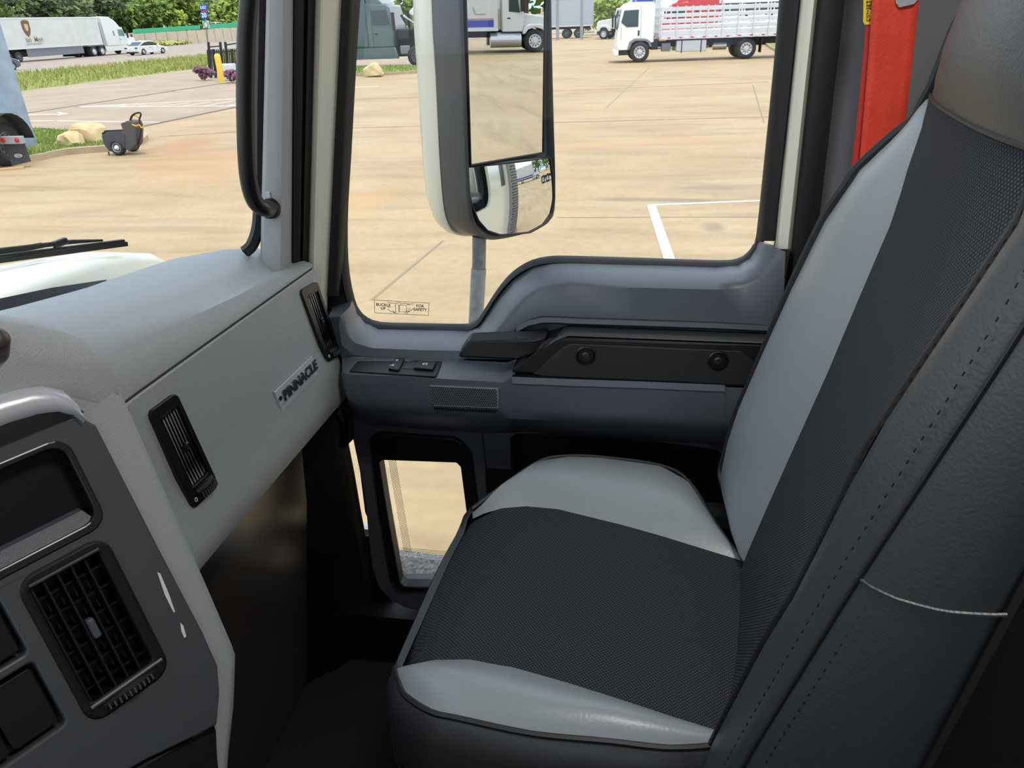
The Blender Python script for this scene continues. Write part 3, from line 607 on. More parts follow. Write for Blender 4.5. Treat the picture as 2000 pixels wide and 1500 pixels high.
# screen bay: bevelled surround, dark screen and sill
g = MB(); g.plate(P3(rr(-.322, -.028, -.248, -.164, .015), FO + .001), [P3(rr(-.316, -.034, -.242, -.172, .012), FO + .001)], CN * -.02); scr = g.build('screen_surround', M_BLKG, smooth=0, bevel=.0015, **CO)
g = MB(); g.plate(P3(rr(-.32, -.03, -.247, -.165, .014), -.012)); g.build('screen', M_SCREEN, scr, smooth=0, world=True)
g = MB(); g.grid([P3([(-.316, -.185), (-.04, -.185)], -.012), P3([(-.316, -.183), (-.04, -.183)], -.004), P3([(-.316, -.172), (-.036, -.172)], .003)]); g.build('screen_sill', M_TRIMD, scr, smooth=30, world=True)
# chrome-look handle above the screen
hp = []
for v_, off in ((-.298, -.002), (-.296, .007), (-.289, .013), (-.278, .013), (-.273, .007)):
    hp.append([CP(h_, v_ + dv, off) for h_, dv in ((-.4, 0), (-.2, 0), (-.06, 0), (-.04, .002), (-.026, .006), (-.016, .013), (-.012, .022))])
g = MB(); g.grid(hp); hd = g.build('handle_trim', M_SILV, smooth=60, **CO)
g = MB(); g.grid([P3([(-.4, -.275), (-.05, -.275), (-.036, -.271), (-.012, -.266)], .0085), P3([(-.4, -.260), (-.05, -.260), (-.036, -.260), (-.008, -.2595)], .0065)]); g.build('handle_shadow_strip', M_BLKG, hd, smooth=0, world=True)  # raised black strip standing in for the shadow below the handle
# vent in the fascia
g = MB(); g.plate(P3(rr(-.109, -.035, -.158, -.018, .015), FO + .002), [P3(rr(-.101, -.046, -.147, -.036, .004), FO + .002)], CN * -.03); cv = g.build('air_vent', M_BLK, smooth=0, bevel=.003, seg=3, **CO)
g = MB(); g.plate(P3(rr(-.104, -.043, -.15, -.034, .004), -.018)); g.build('vent_duct', M_RUB, cv, smooth=0, world=True)
for k in range(5):
    h_ = -.101 + .055 * (k + .5) / 5 + .0; g = MB(); g.obox(CP(h_ - .0008 + .0055, -.147, .003), CH * .0016, CVd * .111, CN * -.016) if k < 4 else g.obox(CP(-.1005, -.147, .003), CH * .0016, CVd * .111, CN * -.016)
    g.build('vane', M_BLK, cv, smooth=0, world=True)
for k in range(6):
    v_ = -.147 + .111 * (k + .75) / 6.3; g = MB(); g.obox(CP(-.101, v_, -.004), CH * .055, CVd * .0014, CN * -.012); g.build('cross_vane', M_BLK, cv, smooth=0, world=True)
g = MB(); g.obox(CP(-.0775, -.100, .007), CH * .006, CVd * .018, CN * -.008); g.build('vane_knob', M_TRIMD, cv, smooth=0, bevel=.0015, world=True)
g = MB(); g.tube([CP(-.103, -.0335, .007), CP(-.04, -.0335, .007)], .0018, 6); g.build('lower_bead', M_FASC, cv, world=True)
g = MB(); g.tube([CP(-.101, -.149, .006), CP(-.045, -.149, .006)], .0014, 6); g.build('upper_bead', M_FASC, cv, world=True)
g = MB(); g.tube([CP(-.094, -.0265, .003), CP(-.071, -.0265, .0075), CP(-.048, -.0265, .003)], [.004, .006, .004], 8); tw = g.build('thumb_wheel', M_BLK, cv, world=True)
g = MB()
for k in range(10): g.obox(CP(-.092 + k * .0042, -.029, .009 + .0035 * math.sin(math.pi * (k + .5) / 10)), CH * .0014, CVd * .005, CN * .001)
g.build('wheel_ribs', M_TRIMD, tw, smooth=0, world=True)
# switch blanks on the left
for (lp, nm) in ((b1, 'switch'), (b2, 'switch'), (b3, 'switch')):
    hs = [p[0] for p in lp]; vs_ = [p[1] for p in lp]
    ww = (max(hs) - min(hs) - .004) / 3
    for k in range(3):
        h0 = min(hs) + .002 + k * ww
        g = MB(); g.plate(P3(rr(h0 + .0012, h0 + ww - .0012, min(vs_) + .004, max(vs_) - .004, .003, 2), .001), vec=CN * -.012); g.build(nm, M_BLK, fasc, smooth=0, bevel=.002, world=True)
    g = MB(); g.plate(P3(lp, -.012)); g.build('switch_bay', M_RUB, fasc, smooth=0, world=True)
# black box below the fascia
g = MB(); g.plate(P3([(-.5, .033), (-.12, .033), (-.085, .0395), (-.05, .0495), (-.0225, .057), (-.036, .09), (-.075, .2), (-.5, .2)], .002), vec=CN * -.05); g.build('lower_cover', M_BLK, smooth=0, bevel=.003, **CO)
# scuffs
def patch(pts, m, name, off=.0046):
    g = MB(); g.plate([CP(h_, v_, off) for h_, v_ in pts]); g.build(name, m, smooth=0, **CO)
def pxpatch(pts, m, name, off): patch([CI(a, b, off) for a, b in pts], m, name, off)
pxpatch([(307, 1117), (313, 1120), (330, 1160), (342, 1195), (339, 1196), (322, 1162)], M_SCUFF, 'pale_scratch', .0045)
pxpatch([(352, 1216), (358, 1222), (364, 1243), (360, 1246), (354, 1232)], M_SCUFF, 'pale_scratch', .0045)
def blob(px, py, rx, ry, ang, m, name):
    rs = [1 + .3 * random.uniform(-1, 1) for _ in range(12)]
    pxpatch([(px + rs[k] * (rx * math.cos(k * math.pi / 6) * math.cos(ang) - ry * math.sin(k * math.pi / 6) * math.sin(ang)), py + rs[k] * (rx * math.cos(k * math.pi / 6) * math.sin(ang) + ry * math.sin(k * math.pi / 6) * math.cos(ang))) for k in range(12)], m, name, -.0005)
for h_, v_, o_, r_ in ((.0318, -.281, -.0125, .0042), (.0312, -.244, -.0125, .0045), (.0328, -.222, -.019, .004)):
    g = MB(); g.sphere((0, 0, 0), r_, 8); bmesh.ops.scale(g.bm, vec=(.45, .45, 1), verts=g.bm.verts); bmesh.ops.translate(g.bm, vec=CP(h_, v_, o_), verts=g.bm.verts); g.build('dark_scuff', M_SPOT, **CO)
# small knob at the far left
kc = APL(-12, 662, CP(0, 0, .02), CN); g = MB(); g.lathe([(.011, -.02), (.011, 0), (.009, .004), (.005, .006), (0, .0065)], kc, (-.35, -.6, .7), 18); g.build('knob', mat('knob_dark', (60, 52, 50), .35), **CO)

# ------------------------------------------------------------------ passenger seat
sa = math.radians(8.5); SX = V((math.cos(sa), -math.sin(sa), 0)); SY = V((math.sin(sa), math.cos(sa), 0)); SO = V((.76, 0, CZ))
def SP(s, y, z): return SO + SX * s + SY * y + V((0, 0, z))
seat = thing('passenger_seat', 'high-back passenger seat in black mesh fabric with grey vinyl bolsters beside the door', 'seat', (.76, 0, 1.06))
SE = dict(parent=seat, world=True)
def uvs(o, fn):
    me = o.data; l = me.uv_layers.new(name='UVMap')
    for lp in me.loops: l.data[lp.index].uv = fn(me.vertices[lp.vertex_index].co)
sL = [(-.24, -.185), (-.143, -.177), (-.025, -.169), (.097, -.158), (.191, -.164), (.234, -.176), (.26, -.185)]
sR = [(-.24, .11), (-.154, .114), (-.046, .130), (.112, .153), (.228, .153), (.263, .137), (.3, .13)]
def zc_(s, y): 
    return -.683 + .006 * ((s + .015) / .16) ** 2 - .012 * max(0, -(y + .02) / .2)
rows = []
NS = 26
for yv in [-.23, -.19, -.155, -.12, -.08, -.04, 0, .04, .08, .12, .16, .19, .215]:
    a, b = interp(sL, yv)[0], interp(sR, yv)[0]
    rows.append([SP(a + (b - a) * k / NS, yv, zc_(a + (b - a) * k / NS, yv) - .018 * max(0, (yv - .12) / .1) ** 2) for k in range(NS + 1)])
fr = [(.236, -.712), (.250, -.730), (.259, -.755), (.262, -.785), (.258, -.82), (.25, -.86)]
for yv, zz in fr:
    rw = []
    for k in range(NS + 1):
        t = k / NS; s = -.178 + (.135 + .178) * t
        yy = yv + .012 * math.sin(math.pi * t) + .018 * t - .014 * (1 - t) ** 3
        rw.append(SP(s, yy, zz))
    rows.append(rw)
g = MB(); g.grid(rows); o = g.build('cushion_center', M_FAB, smooth=80, **SE)
def seat_uv(co):
    d = co - SO; return (d.dot(SX), d.dot(SY) + d.z * .9)
uvs(o, seat_uv)
nin = [(-.143, -.177), (-.09, -.174), (-.025, -.169), (.03, -.163), (.097, -.158), (.15, -.159), (.191, -.164), (.225, -.174), (.237, -.181)]
nout = [(-.142, -.193), (-.09, -.214), (-.03, -.226), (.05, -.239), (.13, -.2415), (.165, -.240), (.205, -.222), (.226, -.198), (.2375, -.183)]
rows = []
for (y0, s0), (y1, s1) in zip(nin, nout):
    w_ = abs(s1 - s0); hgt = .020 * min(1, w_ / .05)
    r = []
    for k in range(9):
        t = k / 8; s = s0 + (s1 - s0) * t; y = y0 + (y1 - y0) * t
        z = zc_(s0, y0) - .018 * max(0, (y - .12) / .1) ** 2 * (1 - t * .3) + hgt * math.sin(math.pi * min(1, t * 1.0) * .82) - .01 * t * t * min(1, w_ / .05)
        r.append(SP(s, y, z))
    rows.append(r)
# extend under the backrest
g = MB(); g.grid(rows); g.build('cushion_bolster', M_VGREY, smooth=80, **SE); nearedge = [r[-1] for r in rows]; nearin = [r[0] for r in rows]
fin = [(-.154, .114), (-.12, .119), (-.046, .130), (.02, .140), (.112, .152), (.17, .154), (.21, .153), (.24, .147), (.256, .140)]
fout = [(-.153, .116), (-.113, .172), (-.066, .256), (-.017, .288), (.08, .288), (.13, .279), (.173, .260), (.212, .208), (.2565, .142)]
rows = []
for (y0, s0), (y1, s1) in zip(fin, fout):
    w_ = abs(s1 - s0); hgt = .030 * min(1, w_ / .09)
    r = []
    for k in range(9):
        t = k / 8; s = s0 + (s1 - s0) * t; y = y0 + (y1 - y0) * t
        z = zc_(s0, y0) - .018 * max(0, (y - .12) / .1) ** 2 * (1 - t * .5) + hgt * math.sin(math.pi * t * .72) - .006 * t * t * min(1, w_ / .09)
        r.append(SP(s, y, z))
    rows.append(r)
g = MB(); g.grid(rows); g.build('cushion_bolster', M_VGREY, smooth=80, **SE); faredge = [r[-1] for r in rows]; farin = [r[0] for r in rows]
# piping along the panels
g = MB(); g.tube(smoothpts(nearedge, 4), .0035, 6); g.build('piping', M_PIPE, **SE)
g = MB(); g.tube(smoothpts(faredge, 4), .0035, 6); g.build('piping', M_PIPE, **SE)
# skirt all the way round
loop = [SP(-.19, -.26, -.70)] + nearedge[:-1] + [SP(-.17, .238, -.708), SP(-.08, .246, -.708), SP(.03, .255, -.708), SP(.10, .258, -.708)] + faredge[::-1][:-1] + [SP(.20, -.26, -.70)]
loop = smoothpts(loop, 3)
cen = SP(.02, .02, 0)
def skrow(out, z, blend):
    r = []
    for p in loop:
        d = V((p.x - cen.x, p.y - cen.y, 0)); d.normalize(); q = p + d * out; q.z = (p.z - .001) * (1 - blend) + (CZ + z) * blend; r.append(q)
    return r
g = MB(); g.grid([skrow(-.002, -.69, 0), skrow(.008, -.70, .25), skrow(.016, -.725, .8), skrow(.0185, -.755, 1), skrow(.0175, -.790, 1), skrow(.014, -.797, 1)]); g.build('cushion_skirt', M_VBLK, smooth=70, **SE)
g = MB(); g.tube(skrow(.0165, -.799, 1), .0022, 5); g.build('skirt_seam', M_PIPE, **SE)
g = MB(); g.grid([skrow(.012, -.80, 1), skrow(.014, -.82, 1), skrow(.006, -.90, 1), skrow(-.02, -.98, 1), skrow(-.05, -1.02, 1)]); g.build('lower_skirt', mat('black_lower', (26, 27, 29), .5, bump=.3, bscale=350), smooth=70, **SE)
g = MB(); g.box(.60, .95, -.22, .14, 1.06, 1.40); g.build('pedestal', M_BLK, bevel=.02, **SE)

# backrest
fz = [(-.72, .14, -.15), (-.668, .135, -.155), (-.655, .18, -.135), (-.635, .24, -.112), (-.58, .247, -.116), (-.523, .25, -.126), (-.43, .25, -.15), (-.333, .25, -.176), (-.243, .25, -.204), (-.177, .24, -.234), (-.14, .225, -.262), (-.118, .21, -.28), (-.077, .19, -.289), (-.028, .18, -.296), (0, .17, -.302), (.12, .165, -.32), (.18, .14, -.335)]
nz = [(-.98, -.18, -.09), (-.72, -.195, -.125), (-.642, -.2, -.141), (-.524, -.2, -.169), (-.452, -.2, -.19), (-.303, -.2, -.222), (-.239, -.2, -.243), (-.179, -.2, -.264), (-.129, -.197, -.282), (-.09, -.19, -.288), (-.028, -.175, -.296), (0, -.17, -.302), (.12, -.165, -.32), (.18, -.14, -.335)]
mz = [(-.72, -.148), (-.667, -.157), (-.52, -.19), (-.379, -.222), (-.194, -.262), (-.104, -.272), (-.09, -.2735), (0, -.285), (.12, -.305), (.18, -.325)]
ms = [(-.72, .086), (-.667, .088), (-.379, .090), (-.194, .100), (-.13, .125), (-.105, .16), (-.092, .192), (.2, .19)]
zs = [-.72, -.69, -.667, -.655, -.645, -.635, -.61, -.58, -.55, -.52, -.48, -.43, -.38, -.333, -.29, -.243, -.21, -.177, -.155, -.135, -.118, -.105, -.092]
HS = -.091
def mesh_y(s, z):
    c = interp(mz, z)[0]; s1, y1 = interp(fz if s > 0 else nz, max(z, -.635 if s > 0 else -2)); return c + (y1 - c) * min(1, abs(s / s1)) ** 2.6
rows = []
for z in zs:
    hw = min(interp(ms, z)[0], interp(fz, z)[0] - .001); hwn = -interp(nz, z)[0]
    rows.append([SP(-hwn + (hw + hwn) * k / 20, mesh_y(-hwn + (hw + hwn) * k / 20, z), z) for k in range(21)])
g = MB(); g.grid(rows); o = g.build('backrest_center', M_FAB, smooth=80, **SE); uvs(o, lambda co: ((co - SO).dot(SX), (co - SO).z + .3 * (co - SO).dot(SY)))
def slope(side):
    rows = []
    for z in zs:
        if z < -.667: continue
        hw = min(interp(ms, z)[0], interp(fz, z)[0] - .001) if side > 0 else -min(.135, interp(ms, z)[0])
        s1, y1 = interp(fz if side > 0 else nz, z); y0 = mesh_y(hw, z); r = []
        for k in range(9):
            t = k / 8; b = math.sin(math.pi * t) * .012 * min(1, abs(s1 - hw) / .07)
            r.append(SP(hw + (s1 - hw) * t, y0 + (y1 - y0) * t + b, z))
        rows.append(r)
    return rows
rf = slope(1); g = MB(); g.grid(rf); g.build('backrest_bolster', M_VGREY, smooth=80, **SE)
# outer shells: near side wraps from the ridge, side panel with seams
def shell(tab, side, seamtab):
    rows = []
    for z in [-.98, -.9, -.83, -.76, -.72, -.68, -.64, -.58, -.52, -.46, -.40, -.34, -.28, -.22, -.17, -.13, -.09, -.04, 0, .06, .12]:
        s1, y1 = interp(tab, z); s2, y2 = interp(seamtab, z)
        rows.append((z, s1, y1, s2, y2))
    return rows
seam_n = [(-.98, -.235, -.10), (-.76, -.255, -.13), (-.606, -.26, -.162), (-.395, -.26, -.217), (-.293, -.26, -.246), (-.18, -.258, -.279), (-.1, -.25, -.298), (-.04, -.235, -.31), (0, -.225, -.318), (.12, -.215, -.335)]
rows = []; seamline = []; sidef = []; sideb = []
for z, s1, y1, s2, y2 in shell(nz, -1, seam_n):
    rows.append([SP(s1, y1, z), SP(s1 - .010, y1 + .004, z), SP(s1 - .026, y1 + .003, z), SP(s1 + (s2 - s1) * .75, (y1 + y2) / 2 + .001, z), SP(s2 + .003, y2 + .003, z), SP(s2 + .002, y2 - .001, z)])
    seamline.append(SP(s2 - .0005, y2 - .001, z))
    yb = -.300 + (z + .45) * -.115
    dep = yb - y2
    sidef.append([SP(s2 + .002, y2 - .001, z), SP(s2 - .006, y2 - .006, z), SP(s2 - .016, y2 + dep * .25, z), SP(s2 - .026, y2 + dep * .6, z), SP(s2 - .029, y2 + dep * .9, z), SP(s2 - .024, y2 + dep, z), SP(s2 + .0, y2 + dep * 1.05, z)])
g = MB(); g.grid(rows); g.build('side_band', M_VDARK, smooth=80, **SE)
g = MB(); g.grid(sidef); g.build('side_panel', M_VDARK, smooth=80, **SE)
ridge = [SP(*[interp(nz, z)[0], interp(nz, z)[1], z]) for z in (-.68, -.642, -.6, -.56, -.524, -.48, -.452, -.4, -.35, -.303, -.27, -.239, -.21, -.179, -.155, -.129, -.11, -.09)]
g = MB(); g.tube(smoothpts([p + SY * .002 for p in ridge], 3), .0036, 6); g.build('piping', M_PIPE, **SE)
g = MB(); g.tube(smoothpts(seamline, 3), .0016, 5); g.build('side_seam', M_PIPE, **SE)
# stitches both sides of the seam
def stitches(name, line, off):
    g = MB(); P = smoothpts(line, 12); acc = 0; on = 0
    for a, b in zip(P, P[1:]):
        l = (b - a).length; acc += l
        if acc > .0085:
            acc = 0; d = (b - a).normalized(); c = a + off; g.bar(c, c + d * .0034, .001, .001, SX)
    s_ = g.build(name, M_PIPE, smooth=0, **SE); s_['kind'] = 'stuff'; return s_
stitches('stitching', [p + SY * .0125 + SX * .009 for p in seamline], V((0, 0, 0)))
stitches('stitching', [p - SY * .0115 - SX * .0088 for p in seamline], V((0, 0, 0)))
stitches('stitching', [p - SX * .0045 + SY * .004 for p in ridge], V((0, 0, 0)))
# cross seam on the side panel (raised fold)
cs = []
for k in range(12):
    t = k / 11; y = -.219 + (-.308 + .219) * t; s = interp([(0, -.2585), (.07, -.2665), (.25, -.2765), (.6, -.2865), (.9, -.2895), (1.0, -.2895)], t)[0] ; z = -.389 + .013 * t - .004 * math.sin(math.pi * t); cs.append(SP(s, y, z))
g = MB(); g.tube(cs, .0016, 6); g.build('cross_seam', M_VDARK, **SE)
# fuzzy rear hem of the side cover
g = MB()
hem = [SP(interp(seam_n, z)[0] - .026, -.302 + (z + .45) * -.115, z) for z in [-.76 + .02 * k for k in range(22)]]
P = smoothpts(hem, 10)
for p in P:
    for _ in range(3):
        d = V((random.uniform(-1, 1), random.uniform(-1, .2), random.uniform(-1, 1))) * .006; q = p + V((random.uniform(-.002, .002),) * 3); g.face([q, q + d, q + d * .6 + V((.001, .002, .002))])
h_ = g.build('hook_and_loop_hem', M_PIPE, smooth=0, **SE); h_['kind'] = 'stuff'
g = MB(); g.tube(hem, .005, 6); g.build('rear_hem', M_PIPE, **SE)
g = MB(); g.grid([[SP(interp(seam_n, z)[0] - .022, -.306 + (z + .45) * -.115, z), SP(-.275, -.33 + (z + .45) * -.115, z), SP(-.27, -.62, z), SP(-.1, -.66, z)] for z in (-1.0, -.8, -.6, -.4, -.2, 0, .12)]); g.build('rear_cover', M_RUB, smooth=60, **SE)
# far side shell and back
rows = []
for z in [-.66, -.645, -.635, -.58, -.523, -.43, -.333, -.243, -.2, -.177, -.14, -.118, -.077, -.028, 0, .12]:
    s1, y1 = interp(fz, z); rows.append([SP(s1, y1, z), SP(s1 + .006, y1 + .003, z), SP(s1 + .016, y1 - .004, z), SP(s1 + .020, y1 - .02, z), SP(s1 + .022, y1 - .08, z), SP(s1 - .01, y1 - .11, z)])
g = MB(); g.grid(rows); g.build('far_side_panel', M_VBLK, smooth=80, **SE)
farr = [SP(interp(fz, z)[0], interp(fz, z)[1] + .001, z) for z in (-.667, -.655, -.635, -.6, -.56, -.523, -.43, -.333, -.243, -.2, -.177, -.14, -.118, -.1, -.077, -.028, 0, .12)]
fp_ = smoothpts(farr, 3); g = MB(); g.tube(fp_, [.0036 + .0045 * min(1, max(0, (p.z - 1.95) / .25)) for p in fp_], 8); g.build('piping', M_PIPE, **SE)
g = MB(); g.grid([[SP(-.245, -.315 + (z + .45) * -.115, z), SP(-.23, -.345 + (z + .45) * -.115, z), SP(0, -.36 + (z + .45) * -.115, z), SP(.23, -.345 + (z + .45) * -.115, z), SP(.26, -.27 + (z + .45) * -.115, z)] for z in (-.9, -.7, -.5, -.3, -.1, .05, .12)]); g.build('back_shell', M_RUB, smooth=80, **SE)
# headrest section
rows = []
for z in (-.0895, -.085, -.07, -.04, 0, .04, .08, .12, .15):
    s1, y1 = interp(fz, z); s0, y0 = interp(nz, z); r = []
    for k in range(17):
        t = k / 16; s = s0 + (s1 - s0) * t; e = 1 - abs(2 * t - 1) ** 4
        r.append(SP(s, mesh_y(s, z) + e * .012 * min(1, (z + .0895) / .03), z))
    rows.append(r)
g = MB(); g.grid(rows); g.build('headrest_panel', M_VDARK, smooth=80, **SE)
g = MB(); g.tube([p + SY * .0005 for p in rows[0]], .0022, 6); g.build('headrest_seam', M_PIPE, **SE)

# ------------------------------------------------------------------ seat belt
belt = thing('seat_belt', 'orange-red seat belt hanging on the pillar behind the passenger seat', 'seat belt', (1.1, -.3, 2.0))
M_BELT = mat('belt_orange', (214, 62, 40), .6, bump=.6, bscale=260, var=.12, vscale=14)
M_BELTD = mat('belt_red', (178, 44, 34), .65, bump=.6, bscale=260)
def ribbon(pix, x, name, m, thick=.0014):
    a, b = [], []
    for (l, r) in pix: a.append(AX(*l, x)); b.append(AX(*r, x))
    rows = []
    for p, q in zip(a, b): rows.append([p + (q - p) * k / 6 + V((-.0012 * math.sin(k * 2.4), 0, 0)) for k in range(7)])
    g = MB(); g.grid(rows); o = g.build(name, m, belt, smooth=60, solid=thick, world=True); return o
XB = 1.10
top_l = AX(1703, 0, XB); 
pix = [((1780, -900), (1880, -900)), ((1712, -120), (1806, -120)), ((1703, 0), (1795, 0)), ((1697, 100), (1784, 100)), ((1686, 230), (1769, 230)), ((1676, 345), (1750, 345)), ((1650, 600), (1712, 600)), ((1625, 860), (1680, 860))]
ribbon(pix, XB, 'front_strap', M_BELT)
ribbon([((1770, -900), (1860, -900)), ((1702, -120), (1790, -120)), ((1695, 0), (1780, 0)), ((1690, 60), (1775, 60)), ((1676, 210), (1755, 210)), ((1660, 350), (1735, 350)), ((1636, 600), (1700, 600)), ((1612, 860), (1668, 860))], XB + .012, 'rear_strap', M_BELTD)
# latch plate at the top
lt = [AX(*p, XB - .006) for p in ((1748, -50), (1750, 6), (1757, 15), (1786, 8), (1796, -4), (1797, -50))]
lh = [AX(*p, XB - .006) for p in ((1757, -40), (1759, -2), (1786, -8), (1787, -40))]
g = MB(); g.plate(lt, [lh], (.002, 0, 0)); g.build('latch_plate', M_SILV, belt, smooth=0, bevel=.0006, world=True)
# yellow tag
tg = [AX(*p, XB + .008) for p in ((1688, -60), (1686, 42), (1689, 48), (1701, 48), (1740, 40), (1740, -60))]
g = MB(); g.plate(tg, vec=(.001, 0, 0)); tgo = g.build('warning_tag', mat('tag_yellow', (238, 205, 62), .5), belt, smooth=0, world=True)
ty = (AX(1740, 20, 1) - AX(1690, 20, 1)); ty.x = 0; ty.normalize(); tz = V((0, 0, 1)); tz = (tz - ty * tz.dot(ty)).normalized()
for k, (ln, yy) in enumerate((('any', 3), ('sea', 10), ('mo', 16), ('2. U', 24), ('in p', 31), ('Latc', 38))):
    text(ln, .0056, mat('tag_ink', (25, 24, 20), .6), AX(1692, yy, XB + .0075), ty, tz, 'tag_text', tgo, align='LEFT')

# ------------------------------------------------------------------ grab handle on the pillar
gh = thing('grab_handle', 'curved black grab handle bolted to the windscreen pillar', 'handle', (1.08, .55, 2.15))
hx = 1.04
g = MB(); g.tube(smoothpts([AX(512, -260, 1.10), AX(498, -200, 1.06), AX(489, -60, hx), AX(486, 0, hx), AX(481, 70, hx), AX(479, 180, hx), AX(481, 300, hx), AX(487, 360, hx + .004), AX(499, 395, hx + .016), AX(518, 408, 1.075), AX(532, 406, 1.112)], 6), .0125, 14); g.build('bar', mat('handle_black', (16, 17, 18), .32), gh, smooth=80, world=True)
g = MB(); c = AX(530, 406, 1.109); g.lathe([(.0, -.012), (.015, -.012), (.0165, 0), (.016, .006), (0, .006)], c, (1, .1, 0), 16); g.build('end_boss', M_BLK, gh, world=True)
g = MB(); g.obox(AX(520, 390, 1.106), (.004, 0, 0), (0, -.008, 0), (0, 0, .012)); g.build('clip', M_SILV, gh, smooth=0, bevel=.001, world=True)

# ------------------------------------------------------------------ wiper
wp = thing('windscreen_wiper', 'black wiper blade resting on the windscreen above the bonnet', 'wiper', (1.0, .95, 2.1))
w0 = AY(0, 504, 1.02); w1 = AY(247, 472, .93); wd = (w1 - w0)
g = MB(); g.bar(w0 - wd * 1.2 + V((0, 0, -.004)), w1 + V((0, 0, -.004)), .006, .008); g.build('rubber_blade', M_RUB, wp, smooth=0, world=True)
g = MB(); g.bar(w0 - wd * 1.2 + V((0, 0, .004)), w1 + wd * -.02 + V((0, 0, .003)), .010, .004); g.build('blade_spine', M_BLK, wp, smooth=0, bevel=.001, world=True)
g = MB(); a = w0 + wd * .40; b = w0 + wd * -.6; g.tube([w0 + wd * .80 + V((0, 0, .008)), w0 + wd * .55 + V((0, 0, .012)), a + V((0, 0, .012)), w0 + V((0, 0, .012)), b + V((0, 0, .008))], [.002, .004, .004, .0045, .004], 8); g.build('yoke', M_BLK, wp, world=True)
g = MB(); g.bar(a + V((0, 0, .010)), a + wd * .12 + V((0, 0, .016)), .012, .012); g.build('pivot_cap', M_BLKG, wp, smooth=0, bevel=.003, world=True)
g = MB(); g.tube([a + V((.0, .02, .01)), w0 - wd * .1 + V((0, .04, .0)), w0 - wd * 1.0 + V((0, .1, -.04))], [.005, .006, .007], 8); g.build('wiper_arm', M_BLK, wp, world=True)
# ------------------------------------------------------------------ door mirror
mb_ = math.radians(36); MH = V((math.cos(mb_), -math.sin(mb_), 0)); MN = V((-math.sin(mb_), -math.cos(mb_), 0))
M0 = AX(990, 200, 1.55)
def MP(px, py, off=0.0): return APL(px, py, M0 + MN * 0, MN) + MN * off
mir = thing('side_mirror', 'tall door mirror outside the side window, flat glass above a round-cornered convex glass', 'mirror', (1.5, .3, 1.6))
MI = dict(parent=mir, world=True)
M_MIRR = mat('mirror_glass', (225, 228, 228), .0, metal=1)
M_HOUS = mat('mirror_housing', (58, 62, 66), .45, bump=.3, bscale=500, coat=.2)
hout = [(896, -420), (898, 0), (904, 150), (909, 300), (915, 400), (922, 440), (934, 461), (955, 469), (980, 468), (1020, 459), (1055, 446), (1073, 432), (1082, 410), (1083, 340), (1079, 200), (1075, 0), (1070, -420)]
ho = smoothpts([MP(*p) for p in hout], 3)
hc = MP(990, 100)
def hrow(off, sh, dz=0): return [hc + (p - hc) * sh + MN * off + V((0, 0, dz)) for p in ho]
g = MB(); g.grid([hrow(-.012, .93), hrow(.0, .955), hrow(.005, .975), hrow(.003, .993), hrow(-.006, 1.0), hrow(-.075, 1.0), hrow(-.078, .995)]); g.plate(hrow(-.012, .93)); hs = g.build('bezel', M_HOUS, smooth=50, **MI)
g = MB(); g.grid([hrow(-.079, 1.0), hrow(-.081, 1.012), hrow(-.10, 1.015), hrow(-.125, .99), hrow(-.145, .93), hrow(-.155, .80)]); g.plate(hrow(-.155, .80)); g.build('rear_cover', M_CREAM, smooth=50, **MI)
fl = [MP(*p, .001) for p in ((900, -330), (910, 0), (922, 321), (1063, 297), (1063, 0), (1056, -330))]
tl_ = -.017
def tilt(p, c): d = p - c; return p + MN * (-(tl_) * d.z)
g = MB(); g.plate([tilt(p, fl[1]) for p in fl]); g.build('flat_glass', M_MIRR, smooth=0, recalc=False, **MI)
def rimrows(r, k=.0035):
    c = sum(r, V()) / len(r); return [[p + MN * .0005 for p in r], [p + (p - c).normalized() * k * .3 + MN * .003 for p in r], [p + (p - c).normalized() * k + MN * .003 for p in r], [p + (p - c).normalized() * k * 1.4 - MN * .006 for p in r]]
g = MB(); fr_ = [tilt(p, fl[1]) for p in fl]; g.grid(rimrows(fr_), close_u=True); g.build('flat_glass_rim', M_RUB, smooth=0, **MI)
cvt = [(0, 917, 330, 1065, 308), (.3, 919, 362, 1068, 346), (.6, 926, 402, 1069, 386), (.8, 936, 430, 1063, 416), (.92, 951, 449, 1048, 436), (1, 972, 456, 1022, 450)]
cc = MP(995, 385, .004); rows = []; ring = []
for j in range(25):
    v_ = j / 24; a = interp(cvt, v_); r = []
    p, q = MP(a[0], a[1], .003), MP(a[2], a[3], .003)
    for i in range(25):
        c = p + (q - p) * i / 24; d = c - cc; h_ = d.dot(MH); z_ = d.z
        r.append(c - MN * ((-.115) * h_ + .045 * z_ + (h_ * h_ + z_ * z_) / (2 * .55)) + MN * .013)
    rows.append(r)
ring = rows[0] + [r[-1] for r in rows[1:]] + rows[-1][::-1][1:] + [r[0] for r in rows[::-1][1:-1]]
g = MB(); g.grid(rows); g.build('convex_glass', M_MIRR, smooth=180, **MI)
g = MB(); g.grid(rimrows(ring), close_u=True); g.build('convex_glass_rim', M_RUB, smooth=0, **MI)
st = [AX(936, 462, 1.50), AX(935, 530, 1.497), AX(929, 640, 1.49), AX(925, 760, 1.46), AX(930, 900, 1.36), AX(935, 930, 1.32)]
g = MB(); g.tube(smoothpts(st, 4), .0145, 14); g.build('stem', mat('stem_grey', (112, 118, 122), .5, var=.2, vscale=60), smooth=80, **MI)
g = MB(); g.tube([AX(935, 524, 1.497), AX(929, 640, 1.49)], .0162, 14); g.build('stem_collar', mat('collar_grey', (138, 145, 150), .5, var=.15, vscale=60), smooth=60, **MI)

